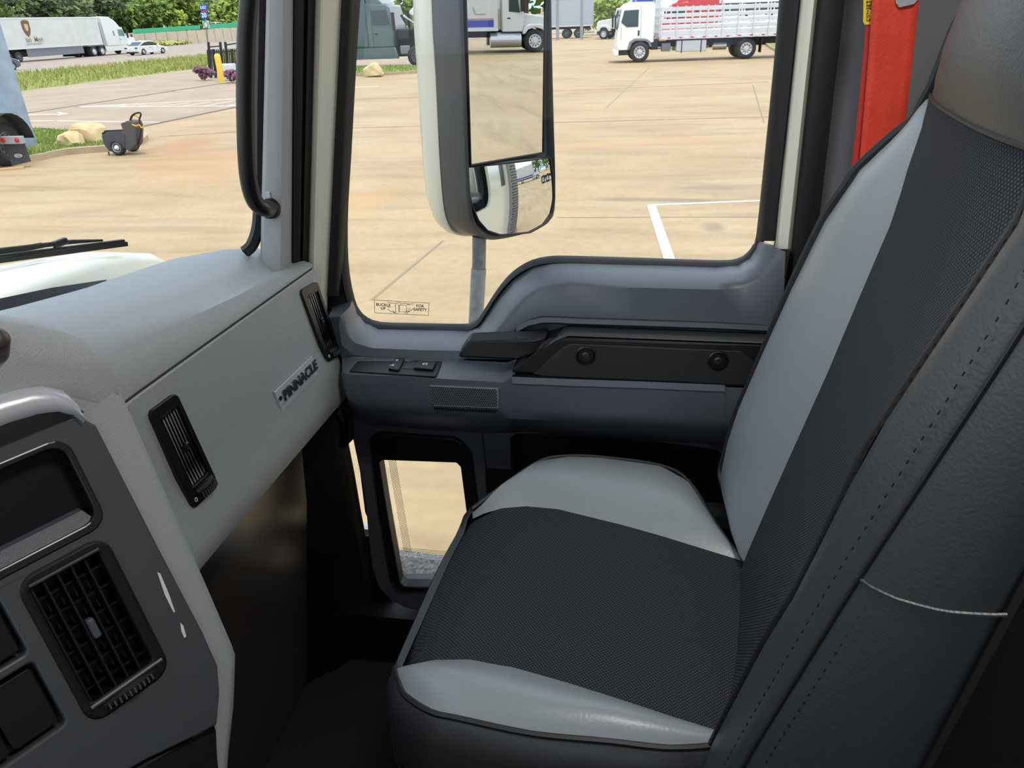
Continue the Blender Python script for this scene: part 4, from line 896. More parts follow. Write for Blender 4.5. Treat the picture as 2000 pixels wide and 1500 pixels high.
# ------------------------------------------------------------------ the truck itself, outside
truck = thing('semi_truck', 'cream-white truck we sit in, its bonnet showing beyond the dashboard and windscreen', 'truck', (.2, 1.0, 0))
TR = dict(parent=truck, world=True)
M_BON = mat('bonnet_paint', (226, 226, 208), .3, coat=.4)
rows = []
for y, zt, sh in ((.912, 1.9, 1.0), (.915, 2.045, 1.0), (.93, 2.06, 1.0), (1.02, 2.062, 1.0), (1.12, 2.048, .995), (1.25, 2.02, .985), (1.45, 1.95, .97), (1.7, 1.84, .94), (2.1, 1.73, .9), (2.5, 1.6, .85), (2.6, 1.3, .84), (2.62, .6, .84)):
    w_ = 1.16 * sh; c = .2
    rows.append([V((c + w_ * u, y + .0 * abs(u), zt - dz * (1 if zt > 1 else .3))) for u, dz in ((-1, .9), (-1, .3), (-.985, .14), (-.95, .08), (-.88, .045), (-.7, .01), (-.4, -.005), (0, -.01), (.4, -.005), (.7, .006), (.8, .014), (.88, .03), (.94, .05), (.985, .085), (1, .3), (1, .9))])
g = MB(); g.grid(rows); g.build('bonnet', M_BON, smooth=60, **TR)
g = MB(); g.grid([[V((x, .70 + .16 * (1 - ((x - .2) / 1.1) ** 2), 1.96)), V((x, .89, 1.965)), V((x, .915, 1.95))] for x in [-.85 + .1 * k for k in range(21)]]); g.build('cowl', mat('cowl_grey', (70, 74, 80), .5), smooth=60, **TR)
XO = 1.305
def shift(loop, x, d): return [V((x, p.y, p.z)) for p in offset_loop(loop, sgn * d)]
def toskin(lp): return [CAM + (p - CAM) * (XO / p.x) for p in lp]
hole1 = shift(toskin(opening), XO, .03)
def grow(loop, f, x):
    c = sum(loop, V()) / len(loop); return [V((x, c.y + (p.y - c.y) * f, c.z + (p.z - c.z) * f)) for p in loop]
hole2 = [V((XO, .12, 1.18)), V((XO, .545, 1.18)), V((XO, .545, 1.74)), V((XO, .12, 1.74))]
skin = [V((XO, .62, 1.0)), V((XO, .66, 2.05)), V((XO, .40, 3.0)), V((XO, -1.2, 3.05)), V((XO, -1.2, 1.0))]
hole3 = [V((XO, -.62, 2.05)), V((XO, -.62, 2.6)), V((XO, -.98, 2.6)), V((XO, -.98, 2.05))]
g = MB(); hole4 = [V((XO, .615, 1.75)), V((XO, .565, 1.75)), V((XO, .555, 1.36)), V((XO, .615, 1.36))]
g = MB(); g.plate(skin, [hole1, hole2, hole3, hole4], (.02, 0, 0)); g.build('cab_side', M_CREAM, smooth=0, bevel=.006, **TR)
g = MB(); g.plate([V((XO - .004, p.y, p.z)) for p in hole3], vec=(-.01, 0, 0)); g.build('side_window', M_BLKG, smooth=0, **TR)
g = MB(); g.box(-.95, XO, -1.22, -1.2, 1.0, 3.05); g.build('cab_rear', M_CREAM, smooth=0, **TR)
g = MB(); g.lathe([(.10, 1.0), (.10, 3.6), (.075, 3.62), (.07, 4.2)], (1.30, -1.50, 0), (0, 0, 1), 24); g.build('exhaust_stack', M_CHROME, smooth=40, **TR)
g = MB(); g.lathe([(.15, 1.3), (.15, 3.2)], (1.32, -1.50, 0), (0, 0, 1), 28); shd = g.build('heat_shield', mat('shield_grey', (150, 150, 148), .45, metal=.5), smooth=40, **TR)
g = MB()
for k in range(48):
    for i in range(14):
        a = math.radians(-70 + i * 10.5 + (5 if k % 2 else 0)); z = 1.34 + k * .038; c = V((1.32 + .1515 * math.cos(a), -1.50 + .1515 * math.sin(a), z)); t_ = V((-math.sin(a), math.cos(a), 0)); g.face([c - t_ * .007 + V((0, 0, -.012)), c + t_ * .007 + V((0, 0, -.012)), c + t_ * .007 + V((0, 0, .012)), c - t_ * .007 + V((0, 0, .012))])
pp = g.build('shield_holes', M_RUB, shd, smooth=0, world=True); pp['kind'] = 'stuff'
g = MB(); g.box(-.1, .5, -7.0, -1.2, .75, 1.05); g.build('chassis', M_BLK, smooth=0, **TR)
def wheel(parent, c, r, wdt, ax, m_rim, name='wheel', n=28, dual=False):
    """tyre on axis ax (unit, outward), centre c = outer face centre; rim is its child"""
    ax = V(ax)
    w2 = wdt
    g = MB(); g.lathe([(r * .58, -.02 * r), (r * .62, .02), (r * .80, .035), (r * .93, .01), (r, -.05 * r), (r, -w2 + .05 * r), (r * .93, -w2), (r * .6, -w2)], c, ax, n)
    t = g.build(name, M_TYRE, parent, smooth=35)
    g = MB(); g.lathe([(r * .60, .012), (r * .57, .02), (r * .54, -.03), (r * .48, -.07 * r), (r * .36, -.10 * r), (r * .26, .02), (r * .17, .03), (r * .15, .06), (0, .06)], c, ax, n)
    u = ax.orthogonal().normalized(); v = ax.cross(u)
    for k in range(8):
        a = 2 * math.pi * k / 8; q = V(c) + (u * math.cos(a) + v * math.sin(a)) * r * .22; g.cyl(q, q + ax * .045, r * .028, n=6)
    g.build('rim', m_rim, t, smooth=35)
    g = MB()
    for k in range(10):
        a = 2 * math.pi * (k + .5) / 10; q = V(c) + (u * math.cos(a) + v * math.sin(a)) * r * .43 - ax * .075 * r; du = (u * math.cos(a) + v * math.sin(a)); dv = ax.cross(du)
        g.face([q + (du * math.cos(b) + dv * math.sin(b)) * r * .06 + ax * .012 for b in [math.pi * j / 4 for j in range(8)]])
    hh_ = g.build('hand_hole', M_RUB, t, smooth=0); hh_['kind'] = 'stuff'
    return t
M_TYRE = mat('tyre_rubber', (40, 40, 41), .8)
M_ALU = mat('alloy_rim', (205, 207, 210), .25, metal=.8)
M_WRIM = mat('white_rim', (205, 205, 202), .45)
M_GRIM = mat('grey_rim', (92, 94, 96), .5)
# own rear fender and wheel use world coordinates with the truck empty at its location
def wl_own(y):
    t = wheel(truck, V((1.28, y, .52)) - truck.location, .52, .55, (1, 0, 0), M_ALU); return t
wl_own(-3.4); wl_own(-4.75)
g = MB(); g.grid([[V((x, -3.4 + .62 * math.cos(a), .52 + .62 * math.sin(a))) for a in [math.radians(-10 + 12 * k) for k in range(14)]] for x in (.75, 1.31, 1.33)]); g.build('rear_fender', M_BLK, smooth=60, **TR)
g = MB(); g.box(.9, 1.32, -2.6, -1.9, .7, 1.15); g.build('battery_box', M_BLK, smooth=0, bevel=.03, **TR)

g = MB(); g.grid([[AY(*p_) for p_ in ((-400, 640, .94), (-60, 590, .905), (0, 583, .9), (100, 562, .885), (160, 553, .878), (208, 546, .87))], [AY(*p_) for p_ in ((-400, 720, .93), (-60, 640, .90), (0, 625, .895), (100, 590, .88), (160, 572, .872), (208, 556, .865))]]); g.build('cowl_trim', mat('cowl_black', (44, 48, 56), .5), smooth=40, **TR)
# ------------------------------------------------------------------ ground
def slab(pts, z, name, m, th=.0, parent=None):
    g = MB(); g.plate([V((p[0], p[1], z)) for p in pts], vec=(0, 0, -th) if th else (0, 0, 0)); o = g.build(name, m, parent, smooth=0)
    return o
def concrete():
    m = mat('lot_concrete', (162, 142, 108), .85); t = m.node_tree; b = t.nodes['Principled BSDF']; nd = t.nodes.new; lk = t.links.new
    tc_ = nd('ShaderNodeTexCoord'); P = tc_.outputs['Object']
    n1 = nd('ShaderNodeTexNoise'); n1.inputs['Scale'].default_value = .35; n1.inputs['Detail'].default_value = 8; n1.inputs['Roughness'].default_value = .6; lk(P, n1.inputs['Vector'])
    r1 = nd('ShaderNodeValToRGB'); r1.color_ramp.elements[0].position = .3; r1.color_ramp.elements[1].position = .72; r1.color_ramp.elements[0].color = lin((156, 133, 98)); r1.color_ramp.elements[1].color = lin((174, 153, 118)); lk(n1.outputs['Fac'], r1.inputs['Fac'])
    # streaked tyre wear
    mp = nd('ShaderNodeMapping'); mp.inputs['Rotation'].default_value = (0, 0, .45); mp.inputs['Scale'].default_value = (1.9, .35, 1); lk(P, mp.inputs['Vector'])
    n2 = nd('ShaderNodeTexNoise'); n2.inputs['Scale'].default_value = .9; n2.inputs['Detail'].default_value = 6; n2.inputs['Distortion'].default_value = .8; lk(mp.outputs[0], n2.inputs['Vector'])
    r2 = nd('ShaderNodeValToRGB'); r2.color_ramp.elements[0].position = .34; r2.color_ramp.elements[1].position = .5; r2.color_ramp.elements[0].color = (.74, .74, .76, 1); r2.color_ramp.elements[1].color = (1, 1, 1, 1); lk(n2.outputs['Fac'], r2.inputs['Fac'])
    mx = nd('ShaderNodeMix'); mx.data_type = 'RGBA'; mx.blend_type = 'MULTIPLY'; mx.inputs[0].default_value = .7; lk(r1.outputs['Color'], mx.inputs[6]); lk(r2.outputs['Color'], mx.inputs[7])
    n3 = nd('ShaderNodeTexNoise'); n3.inputs['Scale'].default_value = 9; n3.inputs['Detail'].default_value = 8; lk(P, n3.inputs['Vector'])
    r3 = nd('ShaderNodeValToRGB'); r3.color_ramp.elements[0].position = .3; r3.color_ramp.elements[1].position = .6; r3.color_ramp.elements[0].color = (.88, .87, .85, 1); r3.color_ramp.elements[1].color = (1, 1, 1, 1); lk(n3.outputs['Fac'], r3.inputs['Fac'])
    mx3 = nd('ShaderNodeMix'); mx3.data_type = 'RGBA'; mx3.blend_type = 'MULTIPLY'; mx3.inputs[0].default_value = .8; lk(mx.outputs[2], mx3.inputs[6]); lk(r3.outputs['Color'], mx3.inputs[7])
    # rust coloured spills: soft discs broken by noise, at their places on the lot
    last = mx3.outputs[2]
    for (cx, cy, rx, ry, rot, amt, colr) in ((14.0, 8.6, 2.4, 1.3, .5, .42, (172, 124, 82)), (16.6, 10.3, 1.3, .7, .3, .5, (166, 112, 74)), (10.6, 4.3, 1.0, .8, .2, .42, (186, 144, 92)), (15.9, .2, 4.6, .5, 1.75, .45, (172, 134, 96)), (13.0, 6.6, 3.4, 1.0, .9, .2, (172, 132, 92)), (10.8, -.4, 1.0, .16, 1.5, .55, (116, 104, 90)), (11.6, -1.2, .7, .14, 1.5, .55, (116, 104, 90)), (9.3, -1.0, .25, .16, 0, .6, (116, 106, 94)), (11.4, -1.6, 1.6, .5, 1.45, .4, (134, 118, 98))):
        m2 = nd('ShaderNodeMapping'); m2.vector_type = 'TEXTURE'; m2.inputs['Location'].default_value = (cx, cy, 0); m2.inputs['Rotation'].default_value = (0, 0, rot); m2.inputs['Scale'].default_value = (rx, ry, 1)
        nz_ = nd('ShaderNodeTexNoise'); nz_.inputs['Scale'].default_value = 1.4; nz_.inputs['Detail'].default_value = 5; lk(P, nz_.inputs['Vector'])
        lk(P, m2.inputs['Vector'])
        ln = nd('ShaderNodeVectorMath'); ln.operation = 'LENGTH'; lk(m2.outputs[0], ln.inputs[0])
        ad = nd('ShaderNodeMath'); ad.operation = 'MULTIPLY_ADD'; ad.inputs[1].default_value = 1.5; lk(nz_.outputs['Fac'], ad.inputs[0]); lk(ln.outputs['Value'], ad.inputs[2])
        rr_ = nd('ShaderNodeMapRange'); rr_.inputs['From Min'].default_value = 1.95; rr_.inputs['From Max'].default_value = 1.25; rr_.inputs['To Max'].default_value = amt; lk(ad.outputs[0], rr_.inputs['Value'])
        m3 = nd('ShaderNodeMix'); m3.data_type = 'RGBA'; lk(rr_.outputs[0], m3.inputs[0]); lk(last, m3.inputs[6]); m3.inputs[7].default_value = lin(colr); last = m3.outputs[2]
    lk(last, b.inputs['Base Color']); return m
M_CON = concrete()
GSC = .62
M_ROAD = mat('worn_roadway', (146, 128, 108), .85, rgb2=(160, 142, 119), vscale=.6)
M_HWY = mat('highway_surface', (142, 128, 114), .85, rgb2=(152, 139, 124), vscale=.3)
M_GRASS = mat('grass_green', (104, 122, 52), .9, rgb2=(136, 142, 76), vscale=1.2)
M_REDL = mat('faded_red_paint', (156, 98, 84), .8, rgb2=(164, 126, 104), vscale=3)
M_WPAINT = mat('white_road_paint', (205, 198, 184), .8, var=.08, vscale=5)
M_JOINT = mat('dark_joint', (96, 82, 72), .9)
lot = MB(); lot.plate([V((-60, -160, 0)), V((160, -160, 0)), V((160, 13.6, 0)), V((-60, 13.6, 0))]); lot_o = struct(lot.build('parking_lot', M_CON, smooth=0))
ro = MB(); ro.plate([V((-60, 13.6, 0)), V((160, 13.6, 0)), V((160, 29.6, 0)), V((-60, 29.6, 0))]); road_o = struct(ro.build('frontage_road', M_ROAD, smooth=0))
vg = MB(); vg.plate([V((-60, 29.6, 0)), V((160, 29.6, 0)), V((160, 44, .0)), V((-60, 44, .0))]); verge_o = struct(vg.build('grass_verge', M_GRASS, smooth=0))
hw = MB(); hw.plate([V((-60, 44, 0)), V((320, 44, 0)), V((320, 84, 0)), V((-60, 84, 0))]); hwy_o = struct(hw.build('highway', M_HWY, smooth=0))
bk = MB(); bk.plate([V((-60, 84, 0)), V((320, 84, 0)), V((320, 260, 3)), V((-60, 260, 3))]); struct(bk.build('far_bank', mat('far_green', (120, 138, 70), .95, rgb2=(96, 118, 56), vscale=.2), smooth=0))
fx = MB(); fx.plate([V((160, -160, -.01)), V((320, -160, -.01)), V((320, 44, -.01)), V((160, 44, -.01))]); struct(fx.build('far_ground', M_CON, smooth=0))
def stripe(a, b, wd, name, m, label, cat, z=.003, group=None):
    a = V((a[0], a[1], z)); b = V((b[0], b[1], z)); d = (b - a).normalized(); n_ = V((-d.y, d.x, 0)) * wd / 2
    g = MB(); k = max(1, int((b - a).length / 6)); rows = [[a + (b - a) * i / k - n_, a + (b - a) * i / k + n_] for i in range(k + 1)]; g.grid(rows)
    o = g.build(name, m, smooth=0); tag(o, label, cat, group) if label else struct(o); return o
def SZ(px, py): p = AZ(px, py); return (p.x, p.y)
stripe(SZ(500, 255), SZ(1500, 228), .13, 'painted_line', M_REDL, 'nearer faded red line across the beige lot, passing behind the mirror', 'painted line')
stripe(SZ(310, 267), SZ(500, 255), .13, 'painted_line', M_REDL, 'faded red line by the rusty stain beside the grass island', 'painted line')
stripe(SZ(690, 195), SZ(1500, 160), .13, 'painted_line', M_REDL, 'farther faded red line across the lot, just in front of the stake truck', 'painted line')
stripe(SZ(1268, 401), SZ(1486, 392), .085, 'painted_line', M_WPAINT, 'white parking line running along the far end of the bay', 'painted line')
stripe(SZ(1272, 401), SZ(1312, 520), .12, 'painted_line', M_WPAINT, 'white parking line running toward us to the door sill', 'painted line', z=.004)
stripe(SZ(0, 229), SZ(480, 156), .22, 'road_joint', M_JOINT, None, None)
stripe(SZ(265, 250), SZ(520, 197), .22, 'road_joint', M_JOINT, None, None)
stripe(SZ(690, 168), SZ(900, 160), .12, 'road_joint', M_JOINT, None, None) if False else None
for a, b in (((1270, 130), (1185, 210)), ((1470, 165), (1492, 240)), ((1090, 425), (1490, 424)), ((726, 586), (866, 470))): stripe(SZ(*a), SZ(*b), .035, 'slab_joint', mat('pale_joint', (136, 118, 97), .9), None, None, z=.002)
def wl(a, b, wd, label): stripe(SZ(*a), SZ(*b), wd, 'road_marking', M_WPAINT, label, 'road marking')
wl((0, 237), (105, 236), .14, 'white edge line of the frontage road left of the rock'); wl((112, 236), (315, 239), .14, 'white edge line of the frontage road behind the utility cart')
wl((55, 224), (115, 223), .22, 'short white arrow shaft painted on the frontage road by the blue column')
g = MB(); g.plate([V((*SZ(*p), .003)) for p in ((112, 219), (135, 222), (112, 226))]); tag(g.build('road_marking', M_WPAINT, smooth=0), 'white arrow head painted on the frontage road by the blue column', 'road marking')
wl((146, 209), (470, 193), .2, 'long white upper border of the hatched road marking'); wl((146, 209), (470, 207), .16, 'long white lower border of the hatched road marking')
for k in range(7):
    x_ = 190 + k * 42; wl((x_, 207.5 - k * .1), (x_ + 55, 206 - .11 * (x_ - 146) * .36 + 1.5), .12, 'thin white diagonal bar number %s inside the hatched road marking' % ('one two three four five six seven'.split()[k]))
wl((185, 170), (250, 164), .14, 'white lane dash on the frontage road below the grass verge'); wl((330, 178), (380, 176), .14, 'white lane dash on the frontage road near the fence')
wl((690, 103), (700, 103), .1, 'x') if False else None
wl((692, 171), (740, 168), .14, 'white lane dash right of the pillar, near the small boulder')
for k in range(2): stripe((46 + .0, 46.2 + k * .0), (300, 46.2), .15, 'road_marking', M_WPAINT, 'solid white edge line of the highway above the grass verge', 'road marking') if k == 0 else None
for k, xx in enumerate((62, 74, 86, 98)): stripe((xx, 50.6), (xx + 4, 50.6), .15, 'road_marking', M_WPAINT, 'white lane dash on the highway, ' + ('nearest the dark grey car', 'second from the dark grey car', 'by the rear of the white saloon', 'ahead of the white saloon')[k], 'road marking')
# ------------------------------------------------------------------ grass islands
M_KERB = mat('kerb_concrete', (168, 148, 120), .85, var=.08, vscale=4)
isl = [SZ(*p) for p in ((-60, 325), (60, 317), (130, 303), (235, 294), (275, 284), (290, 274), (283, 267), (255, 265), (150, 263), (60, 258), (-60, 262))]
def island(name, pts, label, kz=.13):
    loop = smoothpts([V((p[0], p[1], kz)) for p in pts] + [V((pts[0][0], pts[0][1], kz))], 3)[:-1]
    c = sum(loop, V()) / len(loop)
    t = sroot(name, (c.x, c.y, 0))
    g = MB(); inner = [p + (c - p).normalized() * .18 for p in loop]
    g.grid([[V((p.x, p.y, 0)) for p in loop], loop, inner, [p + V((0, 0, -.02)) for p in inner]], close_u=True); g.build('kerb', M_KERB, t, smooth=0, world=True)
    g = MB(); g.plate([p + V((0, 0, -.015)) for p in inner]); g.build('turf', M_GRASS, t, smooth=0, world=True)
    return t, inner
def inside(p, loop):
    r = False
    for i in range(len(loop)):
        a, b = loop[i - 1], loop[i]
        if (a.y > p[1]) != (b.y > p[1]) and p[0] < (b.x - a.x) * (p[1] - a.y) / (b.y - a.y) + a.x: r = not r
    return r
COLP = AZ(38, 289, .11)
M_BLADE = mat('grass_blades', (108, 134, 54), .8, rgb2=(146, 152, 78), vscale=2)
def blades(name, loop, n, h, wd, z, label, m=M_BLADE):
    g = MB(); xs_ = [p.x for p in loop]; ys_ = [p.y for p in loop]; k = 0
    while k < n:
        p = (random.uniform(min(xs_), max(xs_)), random.uniform(min(ys_), max(ys_)))
        if not inside(p, loop) or (abs(p[0] - COLP.x - .04) < .32 and abs(p[1] - COLP.y) < .36): continue
        k += 1; a = random.uniform(0, 6.28); q = V((p[0], p[1], z)); s_ = V((math.cos(a), math.sin(a), 0)) * wd; hh = h * random.uniform(.5, 1.2)
        g.face([q - s_, q + s_, q + V((random.uniform(-.4, .4) * hh, random.uniform(-.4, .4) * hh, hh))])
    o = g.build(name, m, smooth=0, recalc=False); o['kind'] = 'stuff'; tag(o, label, 'grass'); return o
_, il = island('grass_island', isl, '')
blades('grass', il, 9000, .07, .012, .11, 'short green grass on the kerbed island with the pale rock')
isl2 = [SZ(*p) for p in ((560, 152), (690, 149), (760, 147), (840, 141), (862, 136), (840, 132), (690, 134), (560, 137))]
_, il2 = island('grass_island', isl2, '')
blades('grass', il2, 2500, .10, .03, .11, 'short green grass on the strip with the small boulder, before the dark tractor')
isl3 = [SZ(*p) for p in ((1492, 84), (1500, 92), (1530, 108), (1560, 108), (1560, 80))]
_, il3 = island('grass_island', isl3, '')
blades('grass', [V((20, 29.8, 0)), V((20, 43.8, 0)), V((110, 43.8, 0)), V((110, 29.8, 0))], 16000, .30, .05, 0, 'tall green and yellow grass on the verge between the highway and the frontage road', mat('verge_blades', (122, 138, 62), .85, rgb2=(176, 166, 98), vscale=.35))
# ------------------------------------------------------------------ rocks
def rock(name, loc, sx, sy, sz, seed, label, m, rz=0):
    rnd = random.Random(seed); g = MB(); bmesh.ops.create_icosphere(g.bm, subdivisions=3, radius=1)
    dirs = [(V((rnd.gauss(0, 1), rnd.gauss(0, 1), rnd.gauss(0, 1))).normalized(), rnd.uniform(.62, .92)) for _ in range(14)]
    from mathutils import noise
    for v_ in g.bm.verts:
        p = v_.co.copy()
        for d, k in dirs:
            e = p.dot(d) - k
            if e > 0: p -= d * e * .9
        p *= 1 + .12 * noise.noise(p * 2.2 + V((seed, 0, 0))) + .05 * noise.noise(p * 6)
        v_.co = V((p.x * sx, p.y * sy, max(p.z, -.25) * sz))
    o = g.build(name, m, smooth=25); o.location = loc; o.rotation_euler = (0, 0, rz); tag(o, label, 'rock'); return o
M_ROCK = mat('limestone', (178, 154, 110), .9, bump=3, bscale=9, rgb2=(206, 188, 146), vscale=3)
q = AZ(140, 282, .12); rock('rock', (q.x, q.y, .18), .33, .36, .24, 3, 'small rounded pale limestone rock at the left end of the island', M_ROCK, .4)
q = AZ(178, 274, .12); rock('rock', (q.x, q.y, .20), .40, .50, .40, 5, 'larger jagged pale limestone rock beside the utility cart', M_ROCK, .1)
q = AZ(725, 146, .12); rock('rock', (q.x + .5, q.y, .2), .62, .55, .48, 11, 'pale boulder on the grass in front of the dark tractor', M_ROCK, .8)
# ------------------------------------------------------------------ vehicles (local frame: faces +X, left side is +Y)
M_WHITE = mat('truck_white', (206, 207, 204), .3, coat=.3)
M_OFFW = mat('trailer_white', (196, 198, 192), .45, var=.05, vscale=1)
M_DKG = mat('dark_green_paint', (74, 92, 92), .3, coat=.4)
M_RED = mat('truck_red', (196, 42, 44), .3, coat=.3)
M_BLUE = mat('truck_blue', (36, 62, 178), .3, coat=.3)
M_GLS = mat('tinted_glass', (44, 58, 60), .08)
M_GLSG = mat('green_glass', (60, 120, 104), .08)
M_FRAME = mat('chassis_black', (34, 34, 36), .7)
M_GREYP = mat('skirt_grey', (112, 116, 120), .6)
M_ALUP = mat('polished_tank', (190, 192, 195), .25, metal=.7)
M_ALUB = mat('aluminium_bed', (206, 208, 208), .4, metal=.35)
M_TAIL = mat('red_lens', (190, 34, 34), .3)
M_AMB = mat('amber_lens', (226, 150, 40), .3)
M_LAMP = mat('lamp_lens', (225, 228, 230), .12)
def pri(name, poly, y0, y1, m, p, bevel=.03, holes=()):
    g = MB(); g.prism(poly, 'y', y0, y1, holes); return g.build(name, m, p, smooth=30, bevel=bevel)
def bxo(name, x0, x1, y0, y1, z0, z1, m, p, bevel=.015):
    g = MB(); g.box(x0, x1, y0, y1, z0, z1); return g.build(name, m, p, smooth=30, bevel=bevel)
def sidewin(name, poly, W, m, p):
    for s in (1, -1):
        g = MB(); g.prism(poly, 'y', s * W, s * (W + .012)); g.build(name, m, p, smooth=0)
def tractor(name, label, loc, rotz, paint, hoodopen=False, sleeper=True, group=None, rims=None, gl=None, sides=(1, -1)):
    t = thing(name, label, 'truck', loc, rotz, group); rims = rims or M_ALU; gl = gl or M_GLS
    xr = -2.0 if sleeper else 0
    if sleeper:
        pri('sleeper', [(xr, .95), (.05, .95), (.05, 3.2), (-.25, 3.72), (-.7, 3.95), (xr, 4.0)], -1.22, 1.22, paint, t, .07)
        sidewin('sleeper_window', [(-.62, 2.0), (-.42, 2.0), (-.42, 2.5), (-.62, 2.5)], 1.222, gl, t)
        pri('roof_fairing', [(.0, 2.85), (.95, 2.85), (.55, 3.3), (.0, 3.74)], -1.1, 1.1, paint, t, .08)
    else:
        pri('roof_fairing', [(.1, 2.85), (.9, 2.85), (.6, 3.0), (.1, 3.05)], -1.0, 1.0, paint, t, .06)
    cabo = pri('cab', [(.0, .95), (1.35, .95), (1.42, 1.9), (1.18, 2.85), (0, 2.95)], -1.18, 1.18, paint, t, .06)
    sidewin('door_window', [(.35, 1.95), (1.25, 1.95), (1.1, 2.62), (.35, 2.62)], 1.182, gl, t)
    for s in (1, -1):
        g = MB(); g.box(.30, .32, s * 1.18 - .004, s * 1.18 + .004, 1.0, 2.7); g.box(.4, .55, s * 1.2 - .02, s * 1.2 + .02, 1.55, 1.6); g.build('door_seam', M_FRAME, t, smooth=0)
    g = MB(); g.obox((1.425, -1.05, 1.93), (0, 2.1, 0), (-.215, 0, .82), (.012, 0, .004)); g.build('windscreen', gl, t, smooth=0)
    hood = [(1.3, .95), (2.0, .95), (2.0, 1.15), (2.95, 1.15), (2.95, .75), (3.3, .75), (3.35, 1.45), (3.2, 1.72), (1.38, 1.98)]
    if not hoodopen:
        pri('hood', hood, -.95, .95, paint, t, .08)
        bxo('grille', 3.31, 3.38, -.55, .55, .85, 1.6, M_ALUP, t, .03)
        for s in (1, -1):
            pri('fender', [(1.75, .75), (1.85, 1.1), (2.1, 1.32), (2.9, 1.32), (3.2, 1.1), (3.25, .75), (2.98, .75), (2.8, 1.06), (2.55, 1.13), (2.2, 1.06), (2.0, .75)], s * .8, s * 1.2, paint, t, .05)
            bxo('headlight', 3.22, 3.32, s * 1.0 - .18, s * 1.0 + .18, 1.0, 1.22, M_LAMP, t, .03)
    bxo('bumper', 3.25, 3.5, -1.2, 1.2, .42, .78, M_ALUP if hoodopen else paint, t, .06)
    bxo('frame', -4.9, 3.2, -.45, .45, .62, .92, M_FRAME, t)
    for s in (1, -1):
        wheel(t, (2.5, s * 1.2, .5), .5, .3, (0, s, 0), rims)
        for x in (-3.0, -4.3): wheel(t, (x, s * 1.2, .5), .5, .6, (0, s, 0), rims)
        if sleeper: pri('side_skirt', [(-2.3, .42), (1.55, .42), (1.4, .95), (-2.3, .95)], s * 1.05, s * 1.19, paint, t, .03)
        else:
            g = MB(); g.cyl((-1.3, s * .88, .72), (.3, s * .88, .72), .31, n=20); g.build('fuel_tank', M_ALUP, t)
        g = MB(); g.tube([(1.4, s * 1.18, 2.4), (1.5, s * 1.45, 2.4)], .02, 6); g.box(1.44, 1.56, s * 1.42 - .08, s * 1.42 + .08, 1.7, 2.5); g.build('mirror', M_FRAME, t, bevel=.02)
        g = MB(); g.cyl((-.3 if not sleeper else -2.2, s * 1.0, 1.0), (-.3 if not sleeper else -2.2, s * 1.0, 3.4), .08, n=12); g.build('exhaust_pipe', M_ALUP, t)
    return t
# semi with trailer on the highway, heading right
fr = AZ(205, 108)
SC = 1.0
semi = tractor('semi_truck', 'white sleeper truck pulling a long white trailer along the highway behind the white saloon', (90.7, 63.6, 0), 0, M_WHITE, rims=M_WRIM, gl=M_GLSG); semi.scale = (1.14, 1.05, 1.04)
def trailer(name, label, loc, rotz, L, m, skirt=True, gap=0):
    t = thing(name, label, 'trailer', loc, rotz)
    bxo('box_body', -L, 0, -1.28, 1.28, 1.2, 4.12, m, t, .03)
    g = MB()
    for s in (1, -1):
        g.box(-L, 0, s * 1.28 - .02, s * 1.28 + .02, 1.2, 1.34); g.box(-L, 0, s * 1.28 - .02, s * 1.28 + .02, 3.98, 4.12)
    g.build('rails', M_ALUB, t, smooth=0)
    bxo('underframe', -L + .3, -4.2, -.5, .5, .95, 1.2, M_FRAME, t)
    if skirt:
        for s in (1, -1): bxo('side_skirt', -L + 4.2, -3.6, s * 1.2 - .02, s * 1.2 + .02, .42, 1.2, M_GREYP, t, .01)
    for s in (1, -1):
        for x in (-L + 1.6, -L + 2.95): wheel(t, (x, s * 1.22, .5), .5, .6, (0, s, 0), M_GRIM)
    bxo('landing_gear', -4.4, -4.2, -1.0, 1.0, .15, 1.2, M_FRAME, t)
    return t
tr1 = trailer('semi_trailer', 'long white box trailer with a brown shield emblem on the highway', (87.7, 63.6, 0), 0, 16.6, M_OFFW)
# emblem and letters on the near (right) side
def tl(x, z): return V((x, -1.305, z))
g = MB(); sh = [(-.55, .62), (-.2, .72), (.2, .72), (.55, .62), (.55, -.1), (.35, -.55), (0, -.85), (-.35, -.55), (-.55, -.1)]
g.prism([(-11.6 + a, 3.15 + b) for a, b in sh], 'y', -1.300, -1.310); em = g.build('shield_emblem', mat('shield_brown', (104, 76, 52), .5), tr1, smooth=0)
g = MB(); g.prism([(-11.6 + a * .45 + .02, 3.2 + b * .45) for a, b in sh], 'y', -1.310, -1.318); g.build('shield_center', mat('shield_gold', (196, 168, 120), .5), em, smooth=0)
for wd_, xo_ in (('ian', -11.75), ('Men', -10.3)): text(wd_, .75, mat('trailer_ink', (150, 140, 112), .6), (xo_, -1.306, 2.05), (1, 0, 0), (0, 0, 1), 'lettering', tr1, world=False, bold=.01)
bxo('small_print_line', -12.2, -10.0, -1.31, -1.30, 1.62, 1.68, mat('print_grey', (130, 132, 130), .6), tr1, 0)

